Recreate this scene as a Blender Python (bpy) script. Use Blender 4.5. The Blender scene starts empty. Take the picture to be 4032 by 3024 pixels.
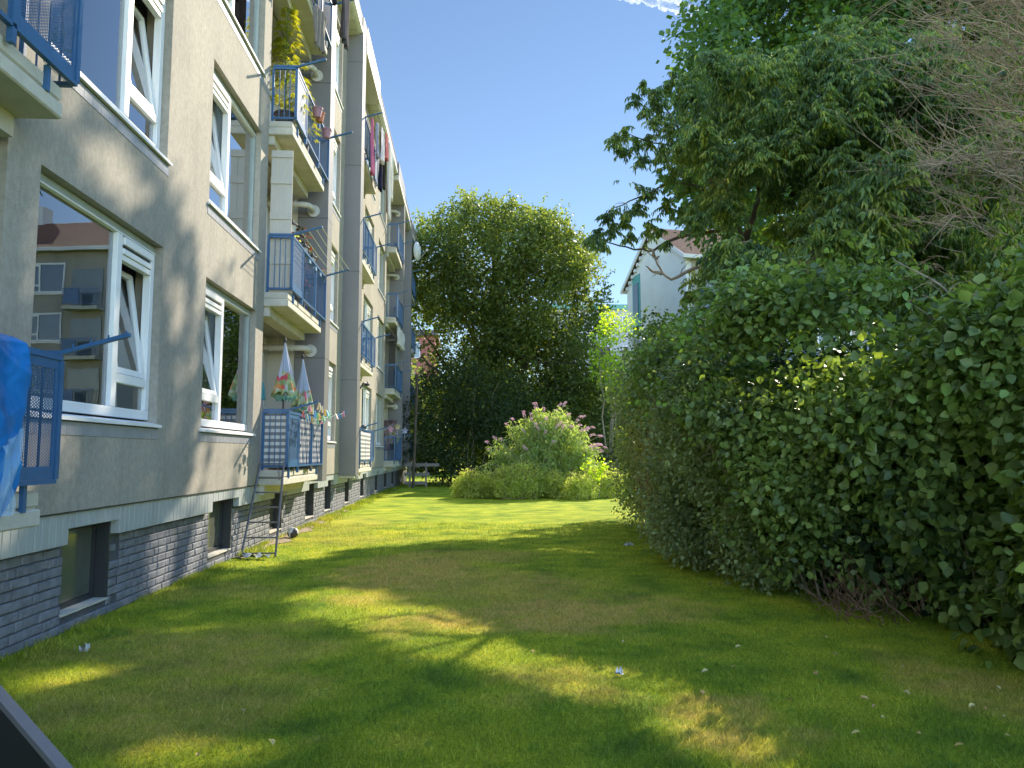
import bpy, math, random
import numpy as np
from mathutils import Vector
R = math.radians
rng = np.random.default_rng(7)
random.seed(7)
scene = bpy.context.scene
COL = scene.collection

# ------------------------------------------------------------------ camera, sky, sun, exposure
H = 1.5
YAW, PITCH, FPX = R(3.3115), R(5.2439), 3029.0
cam_d = bpy.data.cameras.new("camera")
cam = bpy.data.objects.new("camera", cam_d)
COL.objects.link(cam)
cam.location = (0, 0, H)
cam.rotation_euler = (math.pi / 2 + PITCH, 0, -YAW)
cam_d.sensor_width = 36
cam_d.lens = 36 * FPX / 4032
cam_d.clip_start = 0.05
cam_d.clip_end = 4000
scene.camera = cam

SKYK = 0.0
SUN = Vector((0.90, 1.34, 1.02)).normalized()
world = bpy.data.worlds.new("World")
scene.world = world
world.use_nodes = True
wn = world.node_tree.nodes
sky = wn.new("ShaderNodeTexSky")
sky.sky_type = 'NISHITA'
sky.sun_disc = False
sky.sun_elevation = math.asin(SUN.z)
sky.sun_rotation = math.atan2(SUN.x, SUN.y)
sky.air_density = 1.0
sky.dust_density = 0.0
sky.ozone_density = 2.2
wn["Background"].inputs[1].default_value = 0.066
# soft shoulder so that the sky round the sun keeps its blue
wl = world.node_tree.links
sep = wn.new("ShaderNodeSeparateColor"); wl.new(sky.outputs[0], sep.inputs[0])
mad = wn.new("ShaderNodeMath"); mad.operation = 'MULTIPLY_ADD'; mad.inputs[1].default_value = SKYK; mad.inputs[2].default_value = 1.0
wl.new(sep.outputs[0], mad.inputs[0])
vd = wn.new("ShaderNodeVectorMath"); vd.operation = 'DIVIDE'
cb = wn.new("ShaderNodeCombineXYZ")
for i_ in range(3): wl.new(mad.outputs[0], cb.inputs[i_])
wl.new(sky.outputs[0], vd.inputs[0]); wl.new(cb.outputs[0], vd.inputs[1])
# added fill: unseen sky overhead and behind the camera brightened to lift the shadows
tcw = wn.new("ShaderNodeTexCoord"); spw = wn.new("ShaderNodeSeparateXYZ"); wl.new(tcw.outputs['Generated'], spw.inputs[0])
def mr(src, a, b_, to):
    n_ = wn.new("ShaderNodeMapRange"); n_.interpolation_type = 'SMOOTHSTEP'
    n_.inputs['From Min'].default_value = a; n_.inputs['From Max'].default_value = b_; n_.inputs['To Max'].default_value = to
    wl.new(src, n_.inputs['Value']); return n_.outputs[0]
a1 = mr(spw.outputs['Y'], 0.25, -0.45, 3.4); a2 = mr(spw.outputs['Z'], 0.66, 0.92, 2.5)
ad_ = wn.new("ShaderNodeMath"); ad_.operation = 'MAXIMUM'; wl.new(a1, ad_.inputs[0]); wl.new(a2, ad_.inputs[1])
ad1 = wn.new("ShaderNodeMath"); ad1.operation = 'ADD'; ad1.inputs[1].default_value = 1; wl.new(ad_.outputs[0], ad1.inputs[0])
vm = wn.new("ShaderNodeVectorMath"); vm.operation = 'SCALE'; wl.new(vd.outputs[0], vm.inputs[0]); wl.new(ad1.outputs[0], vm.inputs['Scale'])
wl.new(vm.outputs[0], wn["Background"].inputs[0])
sl = bpy.data.lights.new("sun", 'SUN')
sl.energy = 3.9
sl.angle = R(0.5)
sl.color = (1.0, 0.885, 0.71)
so = bpy.data.objects.new("sun", sl)
COL.objects.link(so)
so.rotation_euler = SUN.to_track_quat('Z', 'Y').to_euler()
so.location = (20, 30, 40)
scene.view_settings.view_transform = 'Standard'
scene.view_settings.look = 'None'
scene.view_settings.gamma = 1
scene.view_settings.exposure = 1.3
scene.cycles.max_bounces = 8
scene.cycles.transparent_max_bounces = 16

F_ = np.array([math.sin(YAW) * math.cos(PITCH), math.cos(YAW) * math.cos(PITCH), math.sin(PITCH)])
R_ = np.array([math.cos(YAW), -math.sin(YAW), 0.0])
U_ = np.cross(R_, F_)

def at(px, py, Y):
    """world point seen at photo pixel (4032 wide) at distance Y along the facade"""
    d = F_ + R_ * (px - 2016) / FPX - U_ * (py - 1512) / FPX
    return d * (Y / d[1]) + np.array([0, 0, H])

# ------------------------------------------------------------------ object helpers
ORG = {}

def link(o, parent, org):
    COL.objects.link(o)
    org = Vector(org)
    if parent is not None:
        o.parent = parent
        o.location = org - ORG[parent.name]
    else:
        o.location = org
    ORG[o.name] = org

def tag(o, label=None, cat=None, group=None, kind=None):
    if label: o['label'] = label
    if cat: o['category'] = cat
    if group: o['group'] = group
    if kind: o['kind'] = kind
    return o

def empty(name, loc, label=None, cat=None, group=None, kind=None):
    o = bpy.data.objects.new(name, None)
    o.empty_display_size = 0.2
    link(o, None, loc)
    return tag(o, label, cat, group, kind)

class MB:
    def __init__(s):
        s.v, s.f, s.m, s.n = [], [], [], 0
    def add(s, vs, fs, m=0):
        vs = [tuple(v) for v in vs]
        s.v += vs
        s.f += [tuple(i + s.n for i in f) for f in fs]
        s.m += [m] * len(fs)
        s.n += len(vs)
    def box(s, x0, x1, y0, y1, z0, z1, m=0):
        s.add([(x0, y0, z0), (x1, y0, z0), (x1, y1, z0), (x0, y1, z0), (x0, y0, z1), (x1, y0, z1), (x1, y1, z1), (x0, y1, z1)],
              [(0, 3, 2, 1), (4, 5, 6, 7), (0, 1, 5, 4), (1, 2, 6, 5), (2, 3, 7, 6), (3, 0, 4, 7)], m)
    def bbox(s, x0, x1, y0, y1, z0, z1, b=0.006, m=0):
        """box with chamfered edges"""
        c = [(x0, x1), (y0, y1), (z0, z1)]
        vs = []
        for sx in (0, 1):
            for sy in (0, 1):
                for sz in (0, 1):
                    P = [c[0][sx], c[1][sy], c[2][sz]]
                    I = [b if q == 0 else -b for q in (sx, sy, sz)]
                    for ax in range(3):
                        q = list(P)
                        for a2 in range(3):
                            if a2 != ax: q[a2] += I[a2]
                        vs.append(tuple(q))
        def idx(sx, sy, sz, ax): return (sx * 4 + sy * 2 + sz) * 3 + ax
        fs = []
        for sx, o in ((0, 1), (1, 0)):
            q = [idx(sx, 0, 0, 0), idx(sx, 1, 0, 0), idx(sx, 1, 1, 0), idx(sx, 0, 1, 0)]
            fs.append(q[::-1] if sx == 0 else q)
        for sy in (0, 1):
            q = [idx(0, sy, 0, 1), idx(1, sy, 0, 1), idx(1, sy, 1, 1), idx(0, sy, 1, 1)]
            fs.append(q if sy == 0 else q[::-1])
        for sz in (0, 1):
            q = [idx(0, 0, sz, 2), idx(1, 0, sz, 2), idx(1, 1, sz, 2), idx(0, 1, sz, 2)]
            fs.append(q[::-1] if sz == 0 else q)
        for a in (0, 1):
            for c2 in (0, 1):
                fs.append([idx(0, a, c2, 1), idx(1, a, c2, 1), idx(1, a, c2, 2), idx(0, a, c2, 2)])
                fs.append([idx(a, 0, c2, 0), idx(a, 1, c2, 0), idx(a, 1, c2, 2), idx(a, 0, c2, 2)])
                fs.append([idx(a, c2, 0, 0), idx(a, c2, 1, 0), idx(a, c2, 1, 1), idx(a, c2, 0, 1)])
        for sx in (0, 1):
            for sy in (0, 1):
                for sz in (0, 1):
                    fs.append([idx(sx, sy, sz, 0), idx(sx, sy, sz, 1), idx(sx, sy, sz, 2)])
        s.add(vs, fs, m)
    def tube(s, pts, rad, n=8, m=0, cap=True):
        pts = [Vector(p) for p in pts]
        if not hasattr(rad, '__len__'): rad = [rad] * len(pts)
        prev = None
        rings = []
        for i, p in enumerate(pts):
            t = (pts[min(i + 1, len(pts) - 1)] - pts[max(i - 1, 0)])
            t = t.normalized() if t.length > 1e-9 else Vector((0, 0, 1))
            a = prev if prev is not None else (Vector((0, 0, 1)) if abs(t.z) < .9 else Vector((1, 0, 0)))
            u = (a - t * a.dot(t))
            u = u.normalized() if u.length > 1e-6 else t.orthogonal().normalized()
            prev = u
            w = t.cross(u)
            rings.append([p + (u * math.cos(2 * math.pi * k / n) + w * math.sin(2 * math.pi * k / n)) * rad[i] for k in range(n)])
        vs = [q for r in rings for q in r]
        fs = []
        for i in range(len(rings) - 1):
            for k in range(n):
                a, b = i * n + k, i * n + (k + 1) % n
                fs.append((a, b, b + n, a + n))
        if cap:
            fs.append(tuple(range(n))[::-1])
            fs.append(tuple((len(rings) - 1) * n + k for k in range(n)))
        s.add(vs, fs, m)
    def bar(s, p0, p1, w, h, m=0):
        """square bar between two points"""
        p0, p1 = Vector(p0), Vector(p1)
        t = (p1 - p0).normalized()
        a = Vector((0, 0, 1)) if abs(t.z) < .9 else Vector((0, 1, 0))
        u = t.cross(a).normalized(); q = u.cross(t).normalized()
        vs = [p + u * sx * w / 2 + q * sz * h / 2 for p in (p0, p1) for sx, sz in ((-1, -1), (1, -1), (1, 1), (-1, 1))]
        s.add(vs, [(0, 1, 2, 3), (7, 6, 5, 4), (0, 4, 5, 1), (1, 5, 6, 2), (2, 6, 7, 3), (3, 7, 4, 0)], m)
    def lathe(s, c, prof, n=20, m=0, axis='z'):
        vs, fs = [], []
        for r, h in prof:
            for k in range(n):
                a = 2 * math.pi * k / n
                x, y, z = r * math.cos(a), r * math.sin(a), h
                if axis == 'y': x, y, z = x, h, y
                if axis == 'x': x, y, z = h, x, y
                vs.append((c[0] + x, c[1] + y, c[2] + z))
        for i in range(len(prof) - 1):
            for k in range(n):
                a, b = i * n + k, i * n + (k + 1) % n
                fs.append((a, b, b + n, a + n))
        fs.append(tuple(range(n))[::-1]); fs.append(tuple((len(prof) - 1) * n + k for k in range(n)))
        s.add(vs, fs, m)
    def grid(s, P, m=0):
        """P[i][j] points -> quads"""
        a, b = len(P), len(P[0])
        s.add([p for r in P for p in r], [(i * b + j, i * b + j + 1, (i + 1) * b + j + 1, (i + 1) * b + j) for i in range(a - 1) for j in range(b - 1)], m)
    def build(s, name, mats, parent=None, org=None, smooth=False, solid=0):
        me = bpy.data.meshes.new(name)
        V = np.array(s.v, dtype=float)
        if org is None:
            lo, hi = V.min(0), V.max(0)
            org = ((lo[0] + hi[0]) / 2, (lo[1] + hi[1]) / 2, lo[2])
        V = V - np.array(org)
        me.from_pydata(V.tolist(), [], s.f)
        if not isinstance(mats, (list, tuple)): mats = [mats]
        for q in mats: me.materials.append(q)
        me.polygons.foreach_set("material_index", s.m)
        if smooth: me.polygons.foreach_set("use_smooth", [True] * len(s.f))
        me.update()
        o = bpy.data.objects.new(name, me)
        link(o, parent, org)
        if solid:
            md = o.modifiers.new("solid", 'SOLIDIFY'); md.thickness = solid; md.offset = 0
        return o

def copy_tree(o, parent, off):
    """copy a part and its sub-parts, shifting by off"""
    c = o.copy(); COL.objects.link(c)
    if parent is not None:
        c.parent = parent
    c.location = Vector(o.location) + Vector(off)
    ORG[c.name] = ORG[o.name] + Vector(off)
    for ch in [q for q in list(bpy.data.objects) if q.parent == o]:
        copy_tree(ch, c, (0, 0, 0))
    return c

# ------------------------------------------------------------------ materials
def new_mat(name):
    m = bpy.data.materials.new(name); m.use_nodes = True
    nt = m.node_tree
    return m, nt, nt.nodes["Principled BSDF"], nt.nodes["Material Output"]

def node(nt, t, **kw):
    n = nt.nodes.new(t)
    for k, v in kw.items():
        if k.startswith('i_'):
            n.inputs[int(k[2:]) if k[2:].isdigit() else k[2:].replace('_', ' ')].default_value = v
        else:
            setattr(n, k, v)
    return n

def ramp(nt, src, stops):
    r = nt.nodes.new("ShaderNodeValToRGB")
    while len(r.color_ramp.elements) < len(stops): r.color_ramp.elements.new(0.5)
    for e, (p, c) in zip(r.color_ramp.elements, stops):
        e.position = p; e.color = (*c, 1) if len(c) == 3 else c
    nt.links.new(src, r.inputs[0])
    return r

def simple(name, col, rough=0.6, metal=0, var=0.12, scale=6, bump=0, bscale=60, spec=0.5, stretch=(1, 1, 1), lo=None, emit=None):
    m, nt, b, out = new_mat(name)
    tc = node(nt, "ShaderNodeTexCoord")
    mp = node(nt, "ShaderNodeMapping"); mp.inputs['Scale'].default_value = stretch
    nt.links.new(tc.outputs['Object'], mp.inputs[0])
    nz = node(nt, "ShaderNodeTexNoise"); nz.inputs['Scale'].default_value = scale; nz.inputs['Detail'].default_value = 6
    nz.inputs['Roughness'].default_value = 0.65
    nt.links.new(mp.outputs[0], nz.inputs['Vector'])
    lo = lo or tuple(c * (1 - var) for c in col)
    hi = tuple(min(1, c * (1 + var)) for c in col)
    rp = ramp(nt, nz.outputs['Fac'], [(0.3, lo), (0.7, hi)])
    nt.links.new(rp.outputs[0], b.inputs['Base Color'])
    b.inputs['Roughness'].default_value = rough
    b.inputs['Metallic'].default_value = metal
    b.inputs['Specular IOR Level'].default_value = spec
    if bump:
        n2 = node(nt, "ShaderNodeTexNoise"); n2.inputs['Scale'].default_value = bscale; n2.inputs['Detail'].default_value = 4
        nt.links.new(mp.outputs[0], n2.inputs['Vector'])
        bp = node(nt, "ShaderNodeBump"); bp.inputs['Strength'].default_value = bump; bp.inputs['Distance'].default_value = 0.01
        nt.links.new(n2.outputs['Fac'], bp.inputs['Height'])
        nt.links.new(bp.outputs[0], b.inputs['Normal'])
    return m

def leaf_mat(name, a, b_, trans=0.35, rough=0.42, spec=0.45, tcol=None, nscale=0.9, extra=None):
    """a..b: leaf colours varied per leaf and by soft noise"""
    m, nt, b, out = new_mat(name)
    geo = node(nt, "ShaderNodeNewGeometry")
    tc = node(nt, "ShaderNodeTexCoord")
    nz = node(nt, "ShaderNodeTexNoise"); nz.inputs['Scale'].default_value = nscale; nz.inputs['Detail'].default_value = 3
    nt.links.new(tc.outputs['Object'], nz.inputs['Vector'])
    mx = node(nt, "ShaderNodeMath", operation='MULTIPLY_ADD')
    nt.links.new(geo.outputs['Random Per Island'], mx.inputs[0]); mx.inputs[1].default_value = 0.55
    nt.links.new(nz.outputs['Fac'], mx.inputs[2])
    stops = [(0.35, a), (1.0, b_)]
    if extra: stops = [(0.35, a), (0.93, b_), (1.0, extra)]
    rp = ramp(nt, mx.outputs[0], stops)
    nt.links.new(rp.outputs[0], b.inputs['Base Color'])
    b.inputs['Roughness'].default_value = rough
    b.inputs['Specular IOR Level'].default_value = spec
    tr = node(nt, "ShaderNodeBsdfTranslucent")
    mc = node(nt, "ShaderNodeMix", data_type='RGBA', blend_type='MULTIPLY')
    mc.inputs['Factor'].default_value = 1
    nt.links.new(rp.outputs[0], mc.inputs['A'])
    mc.inputs['B'].default_value = (*(tcol or (2.6, 2.6, 0.9)), 1)
    nt.links.new(mc.outputs['Result'], tr.inputs[0])
    ms = node(nt, "ShaderNodeMixShader"); ms.inputs[0].default_value = trans
    nt.links.new(b.outputs[0], ms.inputs[1]); nt.links.new(tr.outputs[0], ms.inputs[2])
    nt.links.new(ms.outputs[0], out.inputs['Surface'])
    return m

# ---- stucco: cream roughcast, mottled, with faint vertical streaks
def stucco_mat():
    m, nt, b, out = new_mat("stucco")
    tc = node(nt, "ShaderNodeTexCoord")
    mp = node(nt, "ShaderNodeMapping"); mp.inputs['Scale'].default_value = (1, 1.0, 0.7)
    nt.links.new(tc.outputs['Object'], mp.inputs[0])
    n1 = node(nt, "ShaderNodeTexNoise"); n1.inputs['Scale'].default_value = 22; n1.inputs['Detail'].default_value = 8; n1.inputs['Roughness'].default_value = .7
    nt.links.new(mp.outputs[0], n1.inputs['Vector'])
    rp = ramp(nt, n1.outputs['Fac'], [(0.36, (0.33, 0.303, 0.256)), (0.64, (0.415, 0.385, 0.33))])
    mp2 = node(nt, "ShaderNodeMapping"); mp2.inputs['Scale'].default_value = (1, 1.6, 0.16)
    nt.links.new(tc.outputs['Object'], mp2.inputs[0])
    n2 = node(nt, "ShaderNodeTexNoise"); n2.inputs['Scale'].default_value = 1.6; n2.inputs['Detail'].default_value = 6
    nt.links.new(mp2.outputs[0], n2.inputs['Vector'])
    r2 = ramp(nt, n2.outputs['Fac'], [(0.3, (0.92, 0.92, 0.93)), (0.65, (1.0, 1.0, 1.0))])
    mc = node(nt, "ShaderNodeMix", data_type='RGBA', blend_type='MULTIPLY'); mc.inputs['Factor'].default_value = 1
    nt.links.new(rp.outputs[0], mc.inputs['A']); nt.links.new(r2.outputs[0], mc.inputs['B'])
    nt.links.new(mc.outputs['Result'], b.inputs['Base Color'])
    # rain streaks and splash dirt
    sp = node(nt, "ShaderNodeSeparateXYZ"); nt.links.new(tc.outputs['Object'], sp.inputs[0])
    n4 = node(nt, "ShaderNodeTexNoise"); n4.inputs['Scale'].default_value = .55; n4.inputs['Detail'].default_value = 5; nt.links.new(tc.outputs['Object'], n4.inputs['Vector'])
    r4 = ramp(nt, n4.outputs['Fac'], [(.38, (.86, .86, .85)), (.6, (1.03, 1.02, 1.0))])
    mq = node(nt, "ShaderNodeMapping"); mq.inputs['Scale'].default_value = (1, 7, .12); nt.links.new(tc.outputs['Object'], mq.inputs[0])
    n5 = node(nt, "ShaderNodeTexNoise"); n5.inputs['Scale'].default_value = 1.2; n5.inputs['Detail'].default_value = 4; nt.links.new(mq.outputs[0], n5.inputs['Vector'])
    r5 = ramp(nt, n5.outputs['Fac'], [(.34, (.92, .925, .92)), (.46, (1, 1, 1))])
    mA = node(nt, "ShaderNodeMix", data_type='RGBA', blend_type='MULTIPLY'); mA.inputs['Factor'].default_value = 1
    mB = node(nt, "ShaderNodeMix", data_type='RGBA', blend_type='MULTIPLY'); mB.inputs['Factor'].default_value = 1
    nt.links.new(mc.outputs['Result'], mA.inputs['A']); nt.links.new(r4.outputs[0], mA.inputs['B'])
    nt.links.new(mA.outputs['Result'], mB.inputs['A']); nt.links.new(r5.outputs[0], mB.inputs['B'])
    nt.links.new(mB.outputs['Result'], b.inputs['Base Color'])
    b.inputs['Roughness'].default_value = .9; b.inputs['Specular IOR Level'].default_value = .2
    n3 = node(nt, "ShaderNodeTexNoise"); n3.inputs['Scale'].default_value = 95; n3.inputs['Detail'].default_value = 5
    nt.links.new(tc.outputs['Object'], n3.inputs['Vector'])
    bp = node(nt, "ShaderNodeBump"); bp.inputs['Strength'].default_value = .55; bp.inputs['Distance'].default_value = 0.008
    nt.links.new(n3.outputs['Fac'], bp.inputs['Height']); nt.links.new(bp.outputs[0], b.inputs['Normal'])
    return m

def glass_mat(name="window_glass", boost=2.6, tint=(.93, .96, .95)):
    m, nt, b, out = new_mat(name)
    nt.nodes.remove(b)
    fr = node(nt, "ShaderNodeFresnel"); fr.inputs[0].default_value = 1.5
    mu = node(nt, "ShaderNodeMath", operation='MULTIPLY', use_clamp=True); mu.inputs[1].default_value = boost
    nt.links.new(fr.outputs[0], mu.inputs[0])
    tr = node(nt, "ShaderNodeBsdfTransparent"); tr.inputs[0].default_value = (*tint, 1)
    gl = node(nt, "ShaderNodeBsdfGlossy"); gl.inputs['Roughness'].default_value = 0.0; gl.inputs['Color'].default_value = (.95, .97, 1, 1)
    tc = node(nt, "ShaderNodeTexCoord")
    nz = node(nt, "ShaderNodeTexNoise"); nz.inputs['Scale'].default_value = 1.3; nz.inputs['Detail'].default_value = 1
    nt.links.new(tc.outputs['Object'], nz.inputs['Vector'])
    bp = node(nt, "ShaderNodeBump"); bp.inputs['Strength'].default_value = .06; bp.inputs['Distance'].default_value = 0.02
    nt.links.new(nz.outputs['Fac'], bp.inputs['Height']); nt.links.new(bp.outputs[0], gl.inputs['Normal'])
    ms = node(nt, "ShaderNodeMixShader")
    nt.links.new(mu.outputs[0], ms.inputs[0]); nt.links.new(tr.outputs[0], ms.inputs[1]); nt.links.new(gl.outputs[0], ms.inputs[2])
    nt.links.new(ms.outputs[0], out.inputs['Surface'])
    return m

def perf_mat():
    """painted sheet with a staggered lattice of punched holes (object Y,Z)"""
    m, nt, b, out = new_mat("perforated_blue_sheet")
    b.inputs['Base Color'].default_value = (.036, .11, .245, 1); b.inputs['Roughness'].default_value = .45
    tc = node(nt, "ShaderNodeTexCoord"); sp = node(nt, "ShaderNodeSeparateXYZ")
    nt.links.new(tc.outputs['Object'], sp.inputs[0])
    def lat(oy, oz):
        def fr(o, p, off):
            a = node(nt, "ShaderNodeMath", operation='MULTIPLY_ADD'); a.inputs[1].default_value = 1 / p; a.inputs[2].default_value = off + 50
            nt.links.new(o, a.inputs[0])
            f = node(nt, "ShaderNodeMath", operation='FRACT'); nt.links.new(a.outputs[0], f.inputs[0])
            s = node(nt, "ShaderNodeMath", operation='SUBTRACT'); s.inputs[1].default_value = .5; nt.links.new(f.outputs[0], s.inputs[0])
            q = node(nt, "ShaderNodeMath", operation='MULTIPLY'); q.inputs[1].default_value = p; nt.links.new(s.outputs[0], q.inputs[0])
            w = node(nt, "ShaderNodeMath", operation='MULTIPLY'); nt.links.new(q.outputs[0], w.inputs[0]); nt.links.new(q.outputs[0], w.inputs[1])
            return w.outputs[0]
        s = node(nt, "ShaderNodeMath", operation='ADD')
        nt.links.new(fr(sp.outputs['Y'], 0.0364, oy), s.inputs[0]); nt.links.new(fr(sp.outputs['Z'], 0.021, oz), s.inputs[1])
        l = node(nt, "ShaderNodeMath", operation='LESS_THAN'); l.inputs[1].default_value = 0.0074 ** 2
        nt.links.new(s.outputs[0], l.inputs[0]); return l.outputs[0]
    mxn = node(nt, "ShaderNodeMath", operation='MAXIMUM')
    nt.links.new(lat(0, 0), mxn.inputs[0]); nt.links.new(lat(.5, .5), mxn.inputs[1])
    tr = node(nt, "ShaderNodeBsdfTransparent"); ms = node(nt, "ShaderNodeMixShader")
    nt.links.new(mxn.outputs[0], ms.inputs[0]); nt.links.new(b.outputs[0], ms.inputs[1]); nt.links.new(tr.outputs[0], ms.inputs[2])
    nt.links.new(ms.outputs[0], out.inputs['Surface'])
    return m

def stripes_mat(name, c1, c2, scale, axis='Z', check=False, axis2='Y'):
    m, nt, b, out = new_mat(name)
    tc = node(nt, "ShaderNodeTexCoord"); sp = node(nt, "ShaderNodeSeparateXYZ"); nt.links.new(tc.outputs['Object'], sp.inputs[0])
    def st(ax):
        a = node(nt, "ShaderNodeMath", operation='MULTIPLY_ADD'); a.inputs[1].default_value = scale; a.inputs[2].default_value = 50; nt.links.new(sp.outputs[ax], a.inputs[0])
        f = node(nt, "ShaderNodeMath", operation='FRACT'); nt.links.new(a.outputs[0], f.inputs[0])
        g = node(nt, "ShaderNodeMath", operation='GREATER_THAN'); g.inputs[1].default_value = .5; nt.links.new(f.outputs[0], g.inputs[0])
        return g.outputs[0]
    mx = node(nt, "ShaderNodeMix", data_type='RGBA')
    mx.inputs['A'].default_value = (*c1, 1); mx.inputs['B'].default_value = (*c2, 1)
    if check:
        ad = node(nt, "ShaderNodeMath", operation='ADD'); nt.links.new(st(axis), ad.inputs[0]); nt.links.new(st(axis2), ad.inputs[1])
        dv = node(nt, "ShaderNodeMath", operation='MULTIPLY'); dv.inputs[1].default_value = .5; nt.links.new(ad.outputs[0], dv.inputs[0])
        nt.links.new(dv.outputs[0], mx.inputs['Factor'])
    else:
        nt.links.new(st(axis), mx.inputs['Factor'])
    nt.links.new(mx.outputs['Result'], b.inputs['Base Color'])
    b.inputs['Roughness'].default_value = .85; b.inputs['Specular IOR Level'].default_value = .2
    return m

def cloth_mat(name, col, trans=.25, var=.1, rough=.9):
    m = simple(name, col, rough=rough, var=var, scale=5, spec=.2)
    nt = m.node_tree; b = nt.nodes["Principled BSDF"]; out = nt.nodes["Material Output"]
    tr = node(nt, "ShaderNodeBsdfTranslucent"); tr.inputs[0].default_value = (*col, 1)
    ms = node(nt, "ShaderNodeMixShader"); ms.inputs[0].default_value = trans
    nt.links.new(b.outputs[0], ms.inputs[1]); nt.links.new(tr.outputs[0], ms.inputs[2]); nt.links.new(ms.outputs[0], out.inputs['Surface'])
    return m

M = {}
M['stucco'] = stucco_mat()
M['cream'] = simple("cream_render", (.52, .49, .40), .85, var=.08, scale=3, bump=.2, bscale=70)
M['concrete'] = simple("painted_concrete", (.50, .475, .40), .85, var=.14, scale=5, bump=.25, bscale=50)
M['fin'] = simple("grey_panel", (.19, .185, .185), .42, var=.06, scale=2, spec=.5)
M['joint'] = simple("dark_joint", (.03, .03, .03), .8)
M['cladding'] = simple("cladding_board", (.36, .385, .38), .55, var=.10, scale=3, stretch=(1, 1, .2))
M['brick'] = simple("painted_brick", (.175, .182, .205), .75, var=.30, scale=7, bump=.9, bscale=45)
M['mortar'] = simple("mortar", (.085, .09, .10), .95, var=.2, scale=20, bump=.4)
M['white'] = simple("white_frame", (.78, .78, .77), .35, var=.03, scale=4)
M['greyframe'] = simple("grey_green_frame", (.34, .38, .35), .5, var=.06)
M['darkframe'] = simple("dark_frame", (.03, .033, .036), .5)
M['tile'] = simple("sill_tile", (.27, .28, .31), .4, var=.1, scale=4)
M['glass'] = glass_mat()
M['curtain'] = cloth_mat("net_curtain", (.72, .74, .74), .4, var=.06)
M['interior'] = simple("interior_plaster", (.33, .31, .27), .9, var=.1)
M['blue'] = simple("blue_paint", (.036, .115, .255), .38, var=.14, scale=8, spec=.5)
M['perf'] = perf_mat()
M['rubber'] = simple("weathered_black", (.03, .03, .032), .6)
M['pipe'] = simple("pipe_plastic", (.55, .54, .50), .4, var=.08)
M['soffit'] = simple("soffit_board", (.52, .50, .43), .7, var=.08, scale=4)
M['roofedge'] = simple("roof_edge", (.13, .09, .10), .6)
M['bark'] = simple("bark", (.10, .078, .055), .95, var=.4, scale=9, bump=1, bscale=30, stretch=(1, 1, .3))
M['twig'] = simple("dry_twig", (.36, .26, .17), .95, var=.35, scale=5)
M['twig2'] = simple("grey_branch", (.30, .25, .19), .9, var=.35, scale=6)
M['deadwood'] = simple("dead_brushwood", (.17, .095, .06), .95, var=.4, scale=7)
M['soil'] = simple("dry_soil", (.30, .23, .15), .95, var=.35, scale=5, bump=.8, bscale=25)

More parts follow.
